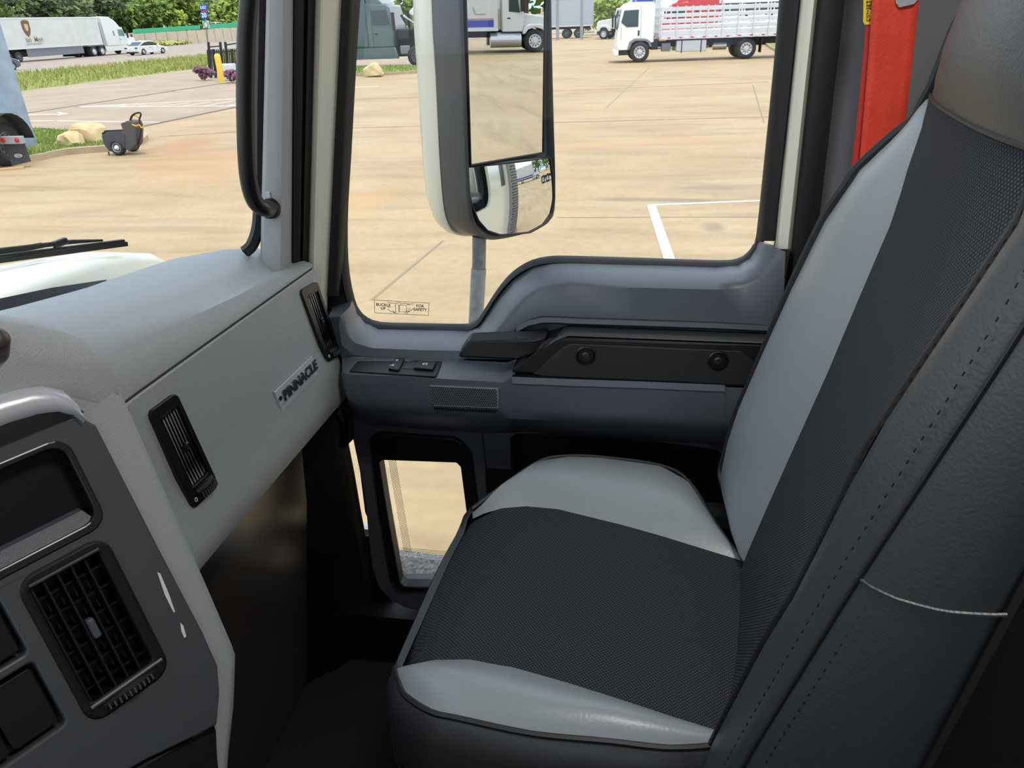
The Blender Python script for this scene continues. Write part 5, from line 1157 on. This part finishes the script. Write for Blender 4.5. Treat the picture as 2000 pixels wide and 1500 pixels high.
def car(name, label, loc, rotz, paint, suv=False, L=4.8, cat='car'):
    t = thing(name, label, cat, loc, rotz); H = 1.62 if suv else 1.46; h = L / 2
    belt = .95 if suv else .88
    body = [(-h, .35), (-h + .02, .62), (-h + .1, belt), (-h + .95, belt + .08), (h - 1.35, belt + .04), (h - .35, belt - .14), (h - .02, .62), (h, .3), (h - .3, .2)]
    arches = []
    xw = (h - .9, -h + .95)
    bot = []
    for xc in (xw[0], xw[1]):
        bot += [(xc + .37 * math.cos(a), .2 + max(0, .42 * math.sin(a))) for a in [math.pi * k / 8 for k in range(9)]]
    pri('body', body + bot + [(-h + .3, .2)], -.9, .9, paint, t, .07)
    roof = [(-h + .45, belt + .04), (-h + 1.4, H - .07), (-.25, H), (.4, H - .05), (h - 1.3, belt)] if not suv else [(-h + .12, belt), (-h + .5, H - .05), (-.2, H), (.6, H - .06), (h - 1.15, belt)]
    g = MB(); g.prism(roof, 'y', -.74, .74); g.build('roof', paint, t, smooth=30, bevel=.09)
    wp_ = [(p[0] * .93 + .0, belt + .05 if p[1] <= belt + .05 else p[1] - .09) for p in roof]
    sidewin('side_window', wp_, .742, M_GLS, t)
    for i, nm in ((0, 'rear_window'), (3, 'windscreen')):
        a, b = roof[i], roof[i + 1]; d = V((b[0] - a[0], 0, b[1] - a[1])); n_ = V((-d.z, 0, d.x)).normalized(); g = MB(); g.obox(V((a[0], -.66, a[1])) + d * .1, (0, 1.32, 0), d * .8, n_ * .014); g.build(nm, M_GLS, t, smooth=0)
    for xc in xw:
        for s in (1, -1): wheel(t, (xc, s * .9, .33), .33, .22, (0, s, 0), M_ALU, n=20)
    for s in (1, -1):
        bxo('tail_light', -h - .01, -h + .2, s * .72 - .17, s * .72 + .17, .70, .82, M_TAIL if suv else mat('dark_lens', (70, 48, 50), .2), t, .02); bxo('headlight', h - .3, h - .05, s * .7 - .16, s * .7 + .16, .6, .72, M_LAMP, t, .03)
        bxo('door_mirror', .72, .86, s * .98 - .1, s * .98 + .1, belt + .02, belt + .14, paint, t, .03)
        g = MB(); g.box(-.05, -.035, s * .9 - .004, s * .9 + .004, .4, belt); g.box(-.5, -.32, s * .91 - .015, s * .91 + .015, belt - .15, belt - .11); g.build('door_seam', M_FRAME, t, smooth=0)
    bxo('rear_bumper_shadow', -h - .005, -h + .2, -.7, .7, .2, .36, M_FRAME, t, .03)
    return t
car('sedan', 'white saloon car driving along the highway beside the white truck cab', (86.9, 56.4, 0), math.radians(-8), M_WHITE, L=5.0)
q = AZ(46, 136); car('suv', 'dark grey car on the highway, cut by the blue column', (q.x - 2.4, q.y + .95, 0), 0, mat('graphite_paint', (84, 90, 98), .3, coat=.4), suv=True, L=4.8)

# stake truck
M_STW = mat('cab_white', (232, 234, 226), .3, coat=.4)
foot = AZ(1245, 122.5); foot2 = AZ(1452, 115.5); an = math.atan2(foot.y - foot2.y, foot.x - foot2.x); wb = (foot - foot2).length
st_ = thing('stake_truck', 'white cab-over truck with an open stake-sided bed, parked across the lot', 'truck', (foot.x + 1.12, foot.y, 0), an)
cabp = [(-.72, .95), (-.42, .95), (-.36, 1.05), (-.2, 1.13), (.3, 1.13), (.52, 1.0), (.62, .62), (1.16, .62), (1.22, 1.0), (1.2, 1.5), (1.06, 2.25), (.95, 2.66), (.8, 2.82), (.55, 2.88), (-.6, 2.86), (-.72, 2.75)]
pri('cab', cabp, -1.1, 1.1, M_STW, st_, .06)
sidewin('side_window', [(.12, 1.72), (.72, 1.72), (1.0, 1.95), (.86, 2.5), (.12, 2.52)], 1.103, M_GLS, st_)
g = MB(); g.obox((1.205, -1.0, 1.6), (0, 2.0, 0), (-.23, 0, .98), (.012, 0, .003)); g.build('windscreen', M_GLS, st_, smooth=0)
for s in (1, -1):
    g = MB(); g.box(-.02, 0, s * 1.1 - .006, s * 1.1 + .006, 1.15, 2.7); g.box(.98, 1.0, s * 1.1 - .006, s * 1.1 + .006, 1.1, 1.7); g.build('door_seam', mat('seam_grey', (150, 152, 148), .6), st_, smooth=0)
    bxo('door_handle', .05, .13, s * 1.12 - .02, s * 1.12 + .02, 1.3, 1.55, M_FRAME, st_, .01)
    g = MB(); g.tube([(1.1, s * 1.1, 2.3), (1.32, s * 1.3, 2.3), (1.32, s * 1.3, 1.5)], .02, 6); g.box(1.28, 1.36, s * 1.3 - .12, s * 1.3 + .12, 1.7, 2.25); g.build('mirror', M_FRAME, st_, bevel=.02)
    pri('fender', [(-.62, .75), (-.55, 1.0), (-.36, 1.13), (.3, 1.15), (.55, 1.0), (.64, .62), (.54, .62), (.42, .94), (.2, 1.05), (-.28, 1.03), (-.45, .92), (-.5, .75)], s * .8, s * 1.12, M_GREYP, st_, .02)
    bxo('headlight', 1.08, 1.24, s * .85 - .2, s * .85 + .2, .72, .92, M_LAMP, st_, .03)
    wheel(st_, (0, s * 1.12, .5), .5, .28, (0, s, 0), M_ALU); wheel(st_, (-wb, s * 1.15, .5), .5, .6, (0, s, 0), M_ALU)
    pri('fuel_tank', [(-3.45, .45), (-1.95, .45), (-1.9, .5), (-1.9, 1.0), (-3.45, 1.0)], s * .6, s * 1.1, mat('tank_alu', (196, 200, 202), .35, metal=.4), st_, .05)
    for x in (-2.2, -3.2): bxo('tank_strap', x, x + .05, s * 1.1 - .01, s * 1.1 + .012, .4, 1.02, M_FRAME, st_, 0)
    bxo('side_lamp', -1.35, -1.0, s * 1.1 - .03, s * 1.1 + .03, 1.0, 1.07, M_AMB, st_, .01)
bxo('bumper', 1.1, 1.34, -1.1, 1.1, .35, .64, M_STW, st_, .04); bxo('front_step', .6, 1.1, -1.05, 1.05, .38, .6, M_FRAME, st_, .02)
bxo('frame', -8.6, .9, -.42, .42, .7, 1.0, M_FRAME, st_)
bxo('air_cleaner', -.95, -.55, .5, 1.0, .6, 1.1, M_FRAME, st_, .04); bxo('battery_box', -1.6, -1.15, .6, 1.08, .5, .9, M_GREYP, st_, .03)
g = MB(); g.cyl((-wb + 1.6, .3, .66), (-wb + .9, .3, .66), .2, n=14); g.build('air_tank', M_ALUP, st_)
LB = 7.9
bxo('bed_floor', -1.0 - LB, -1.0, -1.25, 1.25, 1.06, 1.22, M_ALUB, st_, .01)
nst = 11
for s in (1, -1):
    for k in range(nst):
        x = -1.05 - (LB - .1) * k / (nst - 1); bxo('stake', x - .035, x + .035, s * 1.27 - .025, s * 1.27 + .03, 1.2, 2.62, M_ALUB, st_, .006)
    for z0, hh in ((1.24, .24), (1.56, .17), (1.83, .17), (2.10, .17), (2.38, .19)):
        bxo('side_board', -1.0 - LB, -1.0, s * 1.24 - .02, s * 1.24 + .015, z0, z0 + hh, M_ALUB, st_, .012)
    for k in range(26):
        x = -1.1 - k * .3; bxo('reflective_tape', x - .15, x, s * 1.25, s * 1.262, 1.12, 1.17, M_TAIL if k % 2 else M_LAMP, st_, 0)
for y in (-1.2, -.6, 0, .6, 1.2): bxo('headboard_post', -1.0, -.94, y - .04, y + .04, 1.2, 2.95, M_ALUB, st_, .006)
for z in (1.3, 1.7, 2.1, 2.5, 2.88): bxo('headboard_rail', -1.0, -.95, -1.24, 1.24, z, z + .08, M_ALUB, st_, .006)
for k in range(9):
    y = -1.15 + k * .2875
bxo('mud_flap', -wb - .75, -wb - .72, .65, 1.2, .3, .95, M_FRAME, st_, 0)

# parked row behind the stake truck
p = AX(1330, 60, 60); r_ = tractor('sleeper_truck', 'red sleeper truck parked behind the stake truck bed', (60, p.y - .4, 0), math.radians(92), M_RED)
for k, (px, lab) in enumerate(((1412, 'white parked truck behind the stake bed, next to the red truck'), (1462, 'white parked truck behind the middle of the stake bed, between two white ones'), (1512, 'white parked truck behind the stake bed, nearest the black window channel'))):
    p = AX(px, 60, 62 + k); tractor('day_cab_truck', lab, (63 + k, p.y, 0), math.radians(184), M_WHITE, sleeper=False)
p = AX(1236, 20, 92); tractor('sleeper_truck', 'blue truck standing far back above the white cab, near the grey trailer', (92, p.y, 0), math.radians(100), M_BLUE)
p = AX(1192, 40, 84); tractor('day_cab_truck', 'small far white truck between the grey trailer and the stake truck cab', (86, p.y - 2, 0), math.radians(75), M_WHITE, sleeper=False)
# grey trailer right of the mirror
p = AZ(1086, 76); q = AZ(1112, 75)
gt = trailer('box_trailer', 'grey box trailer parked far off just right of the mirror', (p.x + 1.2, AX(1158, 40, p.x).y, 0), math.radians(-90), 13.0, mat('trailer_grey', (176, 180, 184), .45), skirt=False) if False else None
gt = trailer('box_trailer', 'grey box trailer parked far off just right of the mirror', (p.x + 1.3, AX(1157, 40, p.x).y + 13.0, 0), math.radians(90), 13.0, mat('trailer_grey', (172, 177, 181), .45), skirt=False)
for px, pyb, lab in ((1089, 58, 'grey steel post before the grey trailer, next to the mirror edge'), (1136, 66, 'grey steel post before the front end of the grey trailer')):
    f_ = AX(px, 60, 88); g = MB(); g.box(-.16, .16, -.16, .16, 0, 5.5);  o = g.build('steel_post', mat('post_grey', (140, 146, 152), .5), smooth=0, bevel=.02); o.location = (88, f_.y, 0); tag(o, lab, 'post')
# dark tractor with its hood tipped open
f_ = AZ(806, 131); dk = tractor('sleeper_truck', 'dark green truck with its hood tipped open, parked behind the small boulder', (f_.x + 1.2, f_.y + 2.5, 0), math.radians(-90), M_DKG, hoodopen=True, rims=M_GRIM)
dk.scale = (1.15, 1.15, 1.15)
bxo('engine', 1.4, 2.9, -.45, .45, .9, 1.75, M_FRAME, dk, .08); bxo('air_filter', 1.5, 2.1, -1.0, -.5, 1.25, 1.75, M_FRAME, dk, .08)
bxo('radiator', 2.85, 3.0, -.6, .6, .8, 1.9, M_FRAME, dk, .03)
for s in (1, -1):
    g = MB(); g.bar((1.9, s * 1.0, 2.35), (2.85, s * .95, 1.72), .06, .06); g.build('hood_strut', M_ALUP, dk, smooth=0); bxo('chassis_bracket', 1.6, 2.1, s * .95 - .1, s * .95 + .1, .6, 1.0, M_GREYP, dk, .05)
pri('open_hood', [(3.1, 1.15), (3.5, .95), (4.35, 2.1), (4.0, 2.75), (2.75, 3.05), (2.15, 2.45), (2.3, 2.3), (3.2, 2.3)], -.95, .95, M_WHITE, dk, .08)
pri('hood_grille', [(3.2, 1.7), (2.5, 1.95), (2.55, 2.05), (3.3, 1.85)], -.7, .7, M_ALUP, dk, .03)
# white box truck behind us, seen only in the flat mirror
bt_ = thing('box_truck', 'white box truck with a blue stripe and red line, seen in the tall mirror', 'truck', (7.6, -37.2, 0), math.radians(2))
bxo('cargo_box', -8.4, -.75, -1.28, 1.28, 1.05, 3.9, M_OFFW, bt_, .03)
bxo('box_rail', -8.4, -.75, -1.3, 1.3, .95, 1.07, M_ALUB, bt_, .01)
for s in (1, -1):
    bxo('blue_stripe', -8.3, -.95, s * 1.283 - .004, s * 1.283 + .004, 1.12, 1.42, mat('stripe_blue', (58, 66, 156), .4), bt_, 0); bxo('red_line', -8.3, -.95, s * 1.283 - .004, s * 1.283 + .004, 1.45, 1.48, M_TAIL, bt_, 0)
    g = MB(); g.bar((-1.9, s * 1.286, 1.95), (-1.8, s * 1.286, 1.68), .01, .07, (0, 1, 0)); g.bar((-1.8, s * 1.286, 1.66), (-1.3, s * 1.286, 1.66), .01, .04, (0, 1, 0)); g.build('logo_tick', M_FRAME, bt_, smooth=0)
    g = MB(); g.tube([(-2.9 + .15 * math.cos(a), s * 1.286, 1.72 + .15 * math.sin(a)) for a in [2 * math.pi * k / 16 for k in range(16)]], .018, 4, closed=True); g.build('logo_ring', M_GREYP, bt_, smooth=0)
    g = MB(); g.cyl((-1.1, s * .92, .55), (.35, s * .92, .55), .32, n=20); g.build('fuel_tank', M_ALUP, bt_)
    wheel(bt_, (1.0, s * 1.18, .5), .5, .3, (0, s, 0), M_WRIM); wheel(bt_, (-5.6, s * 1.2, .5), .5, .6, (0, s, 0), M_WRIM)
    g = MB(); g.box(.3, .5, s * 1.32 - .1, s * 1.32 + .1, 1.75, 2.5); g.build('mirror', M_FRAME, bt_, bevel=.03)
    bxo('door_handle', -.3, -.15, s * 1.13 - .02, s * 1.13 + .02, 1.45, 1.5, M_FRAME, bt_, .01)
    pri('fender', [(.4, .8), (.48, 1.1), (.75, 1.22), (1.3, 1.22), (1.6, 1.05), (1.65, .7), (1.5, .7), (1.38, .98), (1.0, 1.08), (.68, .98), (.54, .8)], s * .8, s * 1.18, M_WHITE, bt_, .04)
pri('cab', [(-.55, .9), (.45, .9), (.52, 1.55), (.3, 2.6), (.1, 2.75), (-.55, 2.75)], -1.12, 1.12, M_WHITE, bt_, .06)
sidewin('door_window', [(-.22, 1.75), (.3, 1.7), (.18, 2.4), (-.22, 2.4)], 1.123, M_GLS, bt_)
g = MB(); g.obox((.515, -1.0, 1.6), (0, 2.0, 0), (-.2, 0, .95), (.014, 0, .004)); g.build('windscreen', M_GLS, bt_, smooth=0)
pri('hood', [(.4, .9), (.5, 1.05), (1.55, 1.05), (1.6, .6), (1.95, .6), (1.98, 1.3), (1.8, 1.5), (.5, 1.68)], -.9, .9, M_WHITE, bt_, .09)
bxo('bumper', 1.7, 2.05, -1.15, 1.15, .35, .65, M_FRAME, bt_, .05); bxo('frame', -8.3, 1.7, -.42, .42, .65, .95, M_FRAME, bt_)
# parked trucks seen far off in the convex glass
for k, (x, y) in enumerate(((11.5, -20), (19, -33), (27, -46))):
    tractor('day_cab_truck', 'white truck parked far behind, seen small in the lower convex glass, ' + ('nearest of the three', 'middle of the three', 'farthest of the three')[k], (x, y, 0), math.radians(20), M_WHITE, sleeper=False)

# ------------------------------------------------------------------ trailer tail and utility cart by the island
f_ = AZ(48, 327)
tt = thing('flatbed_trailer', 'tail of a grey trailer with mud flap and red lamps, at the left edge', 'trailer', (f_.x, f_.y, 0), 0)
TT = dict(parent=tt, world=True)
fx_ = f_.x
def TXP(px, py): return AX(px, py, fx_)
y_r = TXP(44, 270).y; z_t = TXP(30, 272).z
g = MB(); zt_ = TXP(20, 266).z; zb_ = TXP(20, 281).z; yl_ = TXP(-160, 275).y; g.obox((fx_ - .05, y_r, zb_), (.1, 0, 0), (0, yl_ - y_r, 0), (0, 0, zt_ - zb_)); bm_ = g.build('rear_beam', mat('beam_grey', (150, 152, 154), .5), smooth=0, bevel=.01, **TT)
for px in (10, 37):
    c = TXP(px, 273); g = MB(); g.lathe([(.045, 0), (.045, .02), (.03, .028), (0, .03)], c - V((.05, 0, 0)), (-1, 0, 0), 14); g.build('tail_lamp', M_TAIL, bm_, world=True)
g = MB(); g.plate([TXP(6, 282) + V((.02, 0, 0)), TXP(45, 276) + V((.02, 0, 0)), TXP(60, 315), TXP(24, 324)], vec=(.012, 0, 0)); mf = g.build('mud_flap', mat('flap_black', (56, 58, 62), .7), smooth=0, **TT)
g = MB(); c = TXP(36, 304); g.tube([c + V((-.004, .085 * math.cos(a), .030 * math.sin(a) - .02 * math.cos(a) * .0)) for a in [2 * math.pi * k / 20 for k in range(20)]], .006, 5, closed=True); g.bar(c + V((-.004, .055, 0)), c + V((-.004, -.055, 0)), .008, .012); g.build('oval_logo', M_LAMP, mf, smooth=0, world=True)
wy = TXP(0, 300).y + .05; wheel(tt, (V((fx_ + .3, wy, .42)) - V((fx_, f_.y, 0))), .42, .35, (-1, 0, 0), M_GRIM) if False else None
g = MB(); g.grid([[V((fx_ + .2 + .55 * math.cos(a), yy, .48 + .55 * math.sin(a))) for a in [math.pi * k / 12 for k in range(13)]] for yy in (TXP(15, 280).y, TXP(-40, 280).y)]); g.build('fender', M_FRAME, smooth=60, solid=.015, **TT)
wheel(tt, (.25, TXP(2, 300).y - f_.y, .42), .42, .3, (0, -1, 0), M_GRIM)
g = MB(); g.bar(V((fx_ - .1, f_.y - .08, .02)), V((fx_ - .7, f_.y + .9, .02)), .14, .035); tag(g.build('timber_plank', mat('plank_tan', (190, 158, 112), .8), smooth=0), 'tan plank lying on the concrete under the trailer tail', 'plank')
# blue sign column
f_ = AZ(38, 289, .11)
w_ = (AX(62, 288, f_.x) - AX(22, 288, f_.x)).length
g = MB(); g.box(f_.x - .17, f_.x + .25, f_.y - w_ / 2 - .02, f_.y + w_ / 2 + .02, .05, 7); tag(g.build('sign_column', mat('column_blue', (134, 152, 168), .5, var=.12, vscale=3), smooth=0, bevel=.02), 'blue-grey square steel column rising from the grass island', 'column')
# utility cart (tilt barrow with hose reel)
c0 = AZ(232, 304); ct = thing('utility_cart', 'black two-wheeled plastic yard cart with a coiled yellow hose on its handle', 'cart', (c0.x, c0.y, 0), 0)
CT = dict(parent=ct, world=True); X0 = c0.x
def CXP(px, py, d=0): return AX(px, py, X0 + d)
M_TUB = mat('cart_plastic', (66, 68, 72), .6, bump=.5, bscale=60)
g = MB(); g.plate([CXP(*p_, .0) for p_ in ((197, 265), (206, 257), (238, 255), (243, 262), (244, 290), (238, 296), (212, 296), (202, 282))], vec=(.36, 0, 0)); g.build('tub', M_TUB, smooth=0, bevel=.03, **CT)
g = MB(); g.plate([CXP(*p_, .02) for p_ in ((235, 241), (248, 236), (262, 238), (266, 250), (265, 282), (252, 296), (243, 290), (241, 262))], vec=(.28, 0, 0)); g.build('front_panel', mat('cart_panel', (78, 74, 74), .6), smooth=0, bevel=.02, **CT)
g = MB(); g.tube([CXP(200, 262, .02), CXP(206, 256, .02), CXP(238, 255, .02)], .02, 6); g.build('tub_rim', M_FRAME, **CT)
for px, py, dd, ax_ in ((229, 291, .0, -1), (258, 291, .55, -1)):
    c = CXP(px, py, dd); r__ = c.z if c.z > .12 else .16
    wheel(ct, V((c.x, c.y, .17)) - V((c0.x, c0.y, 0)), .17, .08, (-1, 0, 0), M_LAMP, n=20)
g = MB(); g.tube(smoothpts([CXP(253, 262, .1), CXP(254, 236, .1), CXP(260, 224, .1), CXP(272, 220, .1), CXP(275, 224, .1), CXP(272, 236, .1), CXP(276, 250, .1), CXP(270, 285, .1)], 4), .018, 8); g.build('handle', M_FRAME, **CT)
M_HOSE = mat('hose_yellow', (216, 158, 46), .5)
g = MB(); cc_ = CXP(263, 232, .12); g.tube([cc_ + V((.01 * k % .05, .09 * math.cos(k * .7), .07 * math.sin(k * .7))) for k in range(27)], .012, 6); g.build('hose_coil', M_HOSE, **CT)
g = MB(); g.tube(smoothpts([CXP(258, 243, .0), CXP(266, 246, .0), CXP(272, 244, .0), CXP(277, 250, .0), CXP(280, 247, 0)], 4), .014, 6); g.build('hose_tail', M_HOSE, **CT)
g = MB(); g.tube(smoothpts([CXP(212, 296, .03), CXP(214, 304, .03), CXP(220, 306, .03)], 3), .012, 6); g.build('stand', M_FRAME, **CT)

# ------------------------------------------------------------------ gate fence, bollard, shrubs, box
f_ = AZ(430, 152); XF = f_.x
fe = thing('iron_fence', 'black iron gate fence with uprights by the yellow bollard', 'fence', (XF, f_.y, 0), 0)
def FXP(px, py, d=0): return AX(px, py, XF + d)
def post(px0, py0, px1, py1, wd, name='fence_post', d=0):
    a = FXP(px0, py0, d); b = FXP(px1, py1, d); g = MB(); g.bar(a, V((b.x, b.y, max(0, b.z))), wd, wd, (1, 0, 0)); return g.build(name, M_FRAME, fe, smooth=0, world=True)
for px in (407, 416, 430, 440, 452, 464, 476): post(px, 82 if px in (407, 430, 440, 464) else 96, px + 5 + (px - 407) * .05, 152, .10)
for (a, b, y0, y1) in ((407, 430, 92, 90), (440, 466, 88, 84), (404, 480, 102, 98), (410, 480, 138, 134)):
    p_ = FXP(a, y0); q_ = FXP(b, y1); g = MB(); g.bar(p_, q_, .06, .06, (1, 0, 0)); g.build('fence_rail', M_FRAME, fe, smooth=0, world=True)
for k in range(22):
    px = 405 + k * 3.5; post(px, 97 - k * .15, px + 4, 148, .045, 'fence_bar')
f2 = AZ(434, 160); tp = htop(f2, 105)
g = MB(); g.lathe([(.15, 0), (.15, tp - .12), (.13, tp - .05), (.08, tp), (0, tp + .01)], (0, 0, 0), (0, 0, 1), 16); o = g.build('bollard', mat('bollard_yellow', (222, 186, 66), .5), smooth=40); o.location = (f2.x, f2.y, 0); tag(o, 'yellow steel bollard in front of the black iron fence', 'bollard')
f3 = AZ(451, 156); g = MB(); hh = htop(f3, 124); g.box(-.3, .3, -.42, .33, .25, hh); g.box(-.2, .2, -.25, .2, 0, .26); o = g.build('meter_box', mat('box_pale', (206, 210, 210), .5), smooth=0, bevel=.04); o.location = (f3.x - .3, f3.y, 0); tag(o, 'pale grey cabinet on a stand beside the black iron fence', 'cabinet')
def leafball(name, loc, rx, ry, rz, n, size, m, label, cat, seed, trunk=None, group=None):
    rnd = random.Random(seed); g = MB()
    lob = [(V((rnd.uniform(-.6, .6) * rx, rnd.uniform(-.6, .6) * ry, rz * (1 + rnd.uniform(-.5, .65)))), rnd.uniform(.35, .6)) for _ in range(9)]
    for k in range(n):
        c, s_ = lob[k % 9]; d = V((rnd.gauss(0, 1), rnd.gauss(0, 1), rnd.gauss(0, 1))).normalized() * rnd.uniform(.65, 1.05); p_ = c + V((d.x * rx * s_, d.y * ry * s_, d.z * rz * s_))
        u = V((rnd.gauss(0, 1), rnd.gauss(0, 1), rnd.gauss(0, 1))).normalized(); v_ = u.orthogonal().normalized(); z_ = size * rnd.uniform(.6, 1.4)
        g.face([p_ - u * z_, p_ + v_ * z_ * .6, p_ + u * z_, p_ - v_ * z_ * .6])
    if trunk is None:
        o = g.build(name, m, smooth=0, recalc=False); o.location = loc; tag(o, label, cat, group); return o
    t = thing(name, label, cat, loc, 0, group); g.build('crown', m, t, smooth=0, recalc=False)
    g = MB(); g.tube([(0, 0, -.3), (.1, 0, rz * .5), (0, .1, rz * 1.1)], [trunk, trunk * .8, trunk * .4], 8); g.build('trunk', mat('bark', (92, 78, 62), .9), t); return t
M_PUR = mat('purple_leaves', (146, 98, 112), .85, rgb2=(118, 82, 96), vscale=4)
for px, py, lab, sd_ in ((400, 157, 'purple shrub at the left foot of the iron fence', 1), (459, 162, 'purple shrub under the pale cabinet', 2), (474, 153, 'purple shrub beside the grab handle', 3)):
    f_ = AZ(px, py); leafball('shrub', (f_.x, f_.y, 0), .45, .5, .35, 420, .09, M_PUR, lab, 'shrub', sd_)
# ------------------------------------------------------------------ far wall, green barrier, sign, wires, trees
YW = 84.0
def WY(px, py, y=YW): return AY(px, py, y)
a0, a1 = WY(258, 67), WY(520, 50); b0 = WY(258, 84); b1 = WY(520, 84)
g = MB()
rows = []
for k in range(24):
    t = k / 23; x = a0.x + (a1.x - a0.x) * t; zt_ = a0.z + (a1.z - a0.z) * t; rows.append([V((x, YW, -.5)), V((x, YW, zt_)), V((x, YW + .4, zt_)), V((x, YW + .4, -.5))])
g.grid(rows); wallc = struct(g.build('retaining_wall', mat('wall_concrete', (186, 172, 150), .85, var=.06, vscale=.5), smooth=0))
for k in range(14):
    t = (k + 1) / 15; x = a0.x + (a1.x - a0.x) * t; g = MB(); g.box(x - .04, x + .04, YW - .02, YW, 0, a0.z + (a1.z - a0.z) * t); g.build('wall_joint', M_JOINT, wallc, smooth=0)
M_GREEN = mat('barrier_green', (40, 160, 112), .6)
def barrier(p0, p1, p2, p3, y, label):
    g = MB(); A, B, C_, D = WY(*p0, y), WY(*p1, y), WY(*p2, y), WY(*p3, y); g.plate([A, B, C_, D], vec=(0, .25, 0)); tag(g.build('barrier', M_GREEN, smooth=0), label, 'barrier')
barrier((262, 57), (391, 49), (391, 57), (262, 67), YW + 1.0, 'green barrier screen along the concrete wall, left of the road sign')
barrier((408, 48), (530, 38), (530, 49), (408, 56), YW + 2.0, 'green barrier screen along the concrete wall, right of the road sign')
leafball('shrub', (AY(300, 86, 82).x, 81.5, 0), 14, 1.0, .5, 700, .4, mat('dry_green', (160, 160, 84), .9), 'low dry green scrub growing at the foot of the concrete wall', 'shrub', 8)
f_ = WY(425, 48, YW + 6); rp_car = car('car', 'white vehicle driving on the raised road above the green barrier', (f_.x, f_.y, f_.z - 1.15), 0, M_WHITE, suv=True, L=5.0)
b__ = MB(); b__.grid([[V((x, y_, z_)) for x in (a0.x, a1.x)] for y_, z_ in ((YW + .4, a0.z - .3), (YW + 14, a0.z + .2))]); struct(b__.build('raised_road', M_HWY, smooth=0))
XS = 130.0; f_ = AX(404, 62, XS)
sg_ = thing('road_sign', 'tall road sign post with blue interstate shields above the fence', 'sign', (XS, f_.y, 0), 0)
SGD = dict(parent=sg_, world=True)
def SX_(px, py, d=0): return AX(px, py, XS + d)
g = MB(); g.bar(V((XS, SX_(406, 85).y, 0)), V((XS, SX_(399, 8).y, SX_(399, 8).z)), .14, .14, (1, 0, 0)); g.build('post', M_GREYP, smooth=0, **SGD)
M_SB = mat('sign_blue', (30, 86, 176), .5)
def panel(pts, m, name, d=-.12, parent=sg_):
    g = MB(); g.plate([SX_(*p_, d) for p_ in pts], vec=(.06, 0, 0)); return g.build(name, m, parent, smooth=0, world=True)
p1 = panel([(389, 10), (404, 9), (405, 20), (390, 21)], M_SB, 'direction_panel')
p2 = panel([(392, 20), (404, 19), (404, 23), (393, 24)], mat('sign_red', (190, 60, 62), .5), 'shield_top'); p3 = panel([(391, 24), (405, 23), (406, 30), (403, 36), (398, 39), (393, 35), (391, 30)], M_SB, 'shield')
p4 = panel([(395, 41), (407, 40), (409, 54), (397, 55)], mat('sign_pale', (206, 220, 214), .5), 'route_panel')
ey_ = V((0, 0, 1)); ex_ = V((0, -1, 0)); M_SWH = mat('sign_white', (235, 238, 238), .6)
text('EAST', .62, M_SWH, SX_(397, 15, -.14), ex_, ey_, 'sign_text', p1, depth=.01, condense=.8, bold=.01); text('20', .95, M_SWH, SX_(398.3, 30, -.14), ex_, ey_, 'sign_text', p3, depth=.01, bold=.02)
cc_ = SX_(402, 47.5, -.14); g = MB(); g.tube([cc_ + V((0, .42 * math.cos(a), .48 * math.sin(a))) for a in [2 * math.pi * k / 16 for k in range(16)]], .08, 5, closed=True); g.build('route_ring', mat('sign_green', (90, 140, 112), .5), p4, world=True)
for k, (pl, pr) in enumerate((((-40, 2), (330, 5)), ((300, 6), (500, -8)))):
    a, b = AY(*pl, 88), AY(*pr, 88); g = MB(); g.tube([a + (b - a) * i / 10 - V((0, 0, .0 + .3 * math.sin(math.pi * i / 10))) for i in range(-4, 15)], .045, 5); tag(g.build('power_line', M_FRAME, smooth=0), ('dark overhead wire crossing the trees above the white trailer', 'dark overhead wire crossing the trees above the road sign')[k], 'wire')
M_LF = [mat('leaves_green', (126, 150, 60), .8, rgb2=(84, 112, 44), vscale=.8), mat('leaves_olive', (112, 126, 76), .85, rgb2=(82, 94, 58), vscale=.8), mat('leaves_bright', (158, 172, 70), .8, rgb2=(116, 138, 52), vscale=.8)]
rt = random.Random(4)
ti = 0
for row_, (yy, n_, x0_, x1_) in enumerate(((100, 13, 50, 205), (109, 13, 44, 230))):
    for k in range(n_):
        x = x0_ + (x1_ - x0_) * k / (n_ - 1) + rt.uniform(-2, 2); hz = rt.uniform(5.4, 6.8)
        kk = (0, 2, 1, 0, 2, 0, 1, 1, 0, 2, 0, 2, 1)[k] if row_ == 0 else (0, 1, 0, 2, 0, 1, 0, 0, 2, 0, 1, 0, 0)[k]
        leafball('tree', (x, yy + rt.uniform(-2, 2), 0), 7.5, 5, hz, 2100, .58, M_LF[kk], ('mid-green leafy tree in the dense row beyond the highway', 'grey-green leafy tree in the dense row beyond the highway', 'bright yellow-green leafy tree in the dense row beyond the highway')[kk], 'tree', 50 + ti, .3, ('mid-green trees', 'grey-green trees', 'bright green trees')[kk] + ' beyond the highway'); ti += 1
f_ = AX(1212, 40, 104); leafball('tree', (104, f_.y, 0), 4, 5, 2.6, 900, .4, M_LF[2], 'bright green tree far off left of the white cab-over', 'tree', 91, .25)
f_ = AX(800, 40, 75); leafball('tree', (78, f_.y, 0), 4, 5, 4, 900, .4, M_LF[0], 'green tree behind the open hood of the dark truck', 'tree', 92, .25)
f_ = AX(1190, 40, 120); leafball('tree', (122, f_.y + 4, 0), 4, 6, 3.0, 900, .4, M_LF[0], 'dark green tree far off behind the grey trailer', 'tree', 93, .25)
for k, (x, y) in enumerate(((26, -75), (36, -78), (16, -80))): leafball('tree', (x, y, 0), 6, 5, 4.5, 700, .5, M_LF[0], 'green tree far behind, on the skyline of the convex glass, ' + ('centre', 'right', 'left')[k] + ' of three', 'tree', 95 + k, .3)
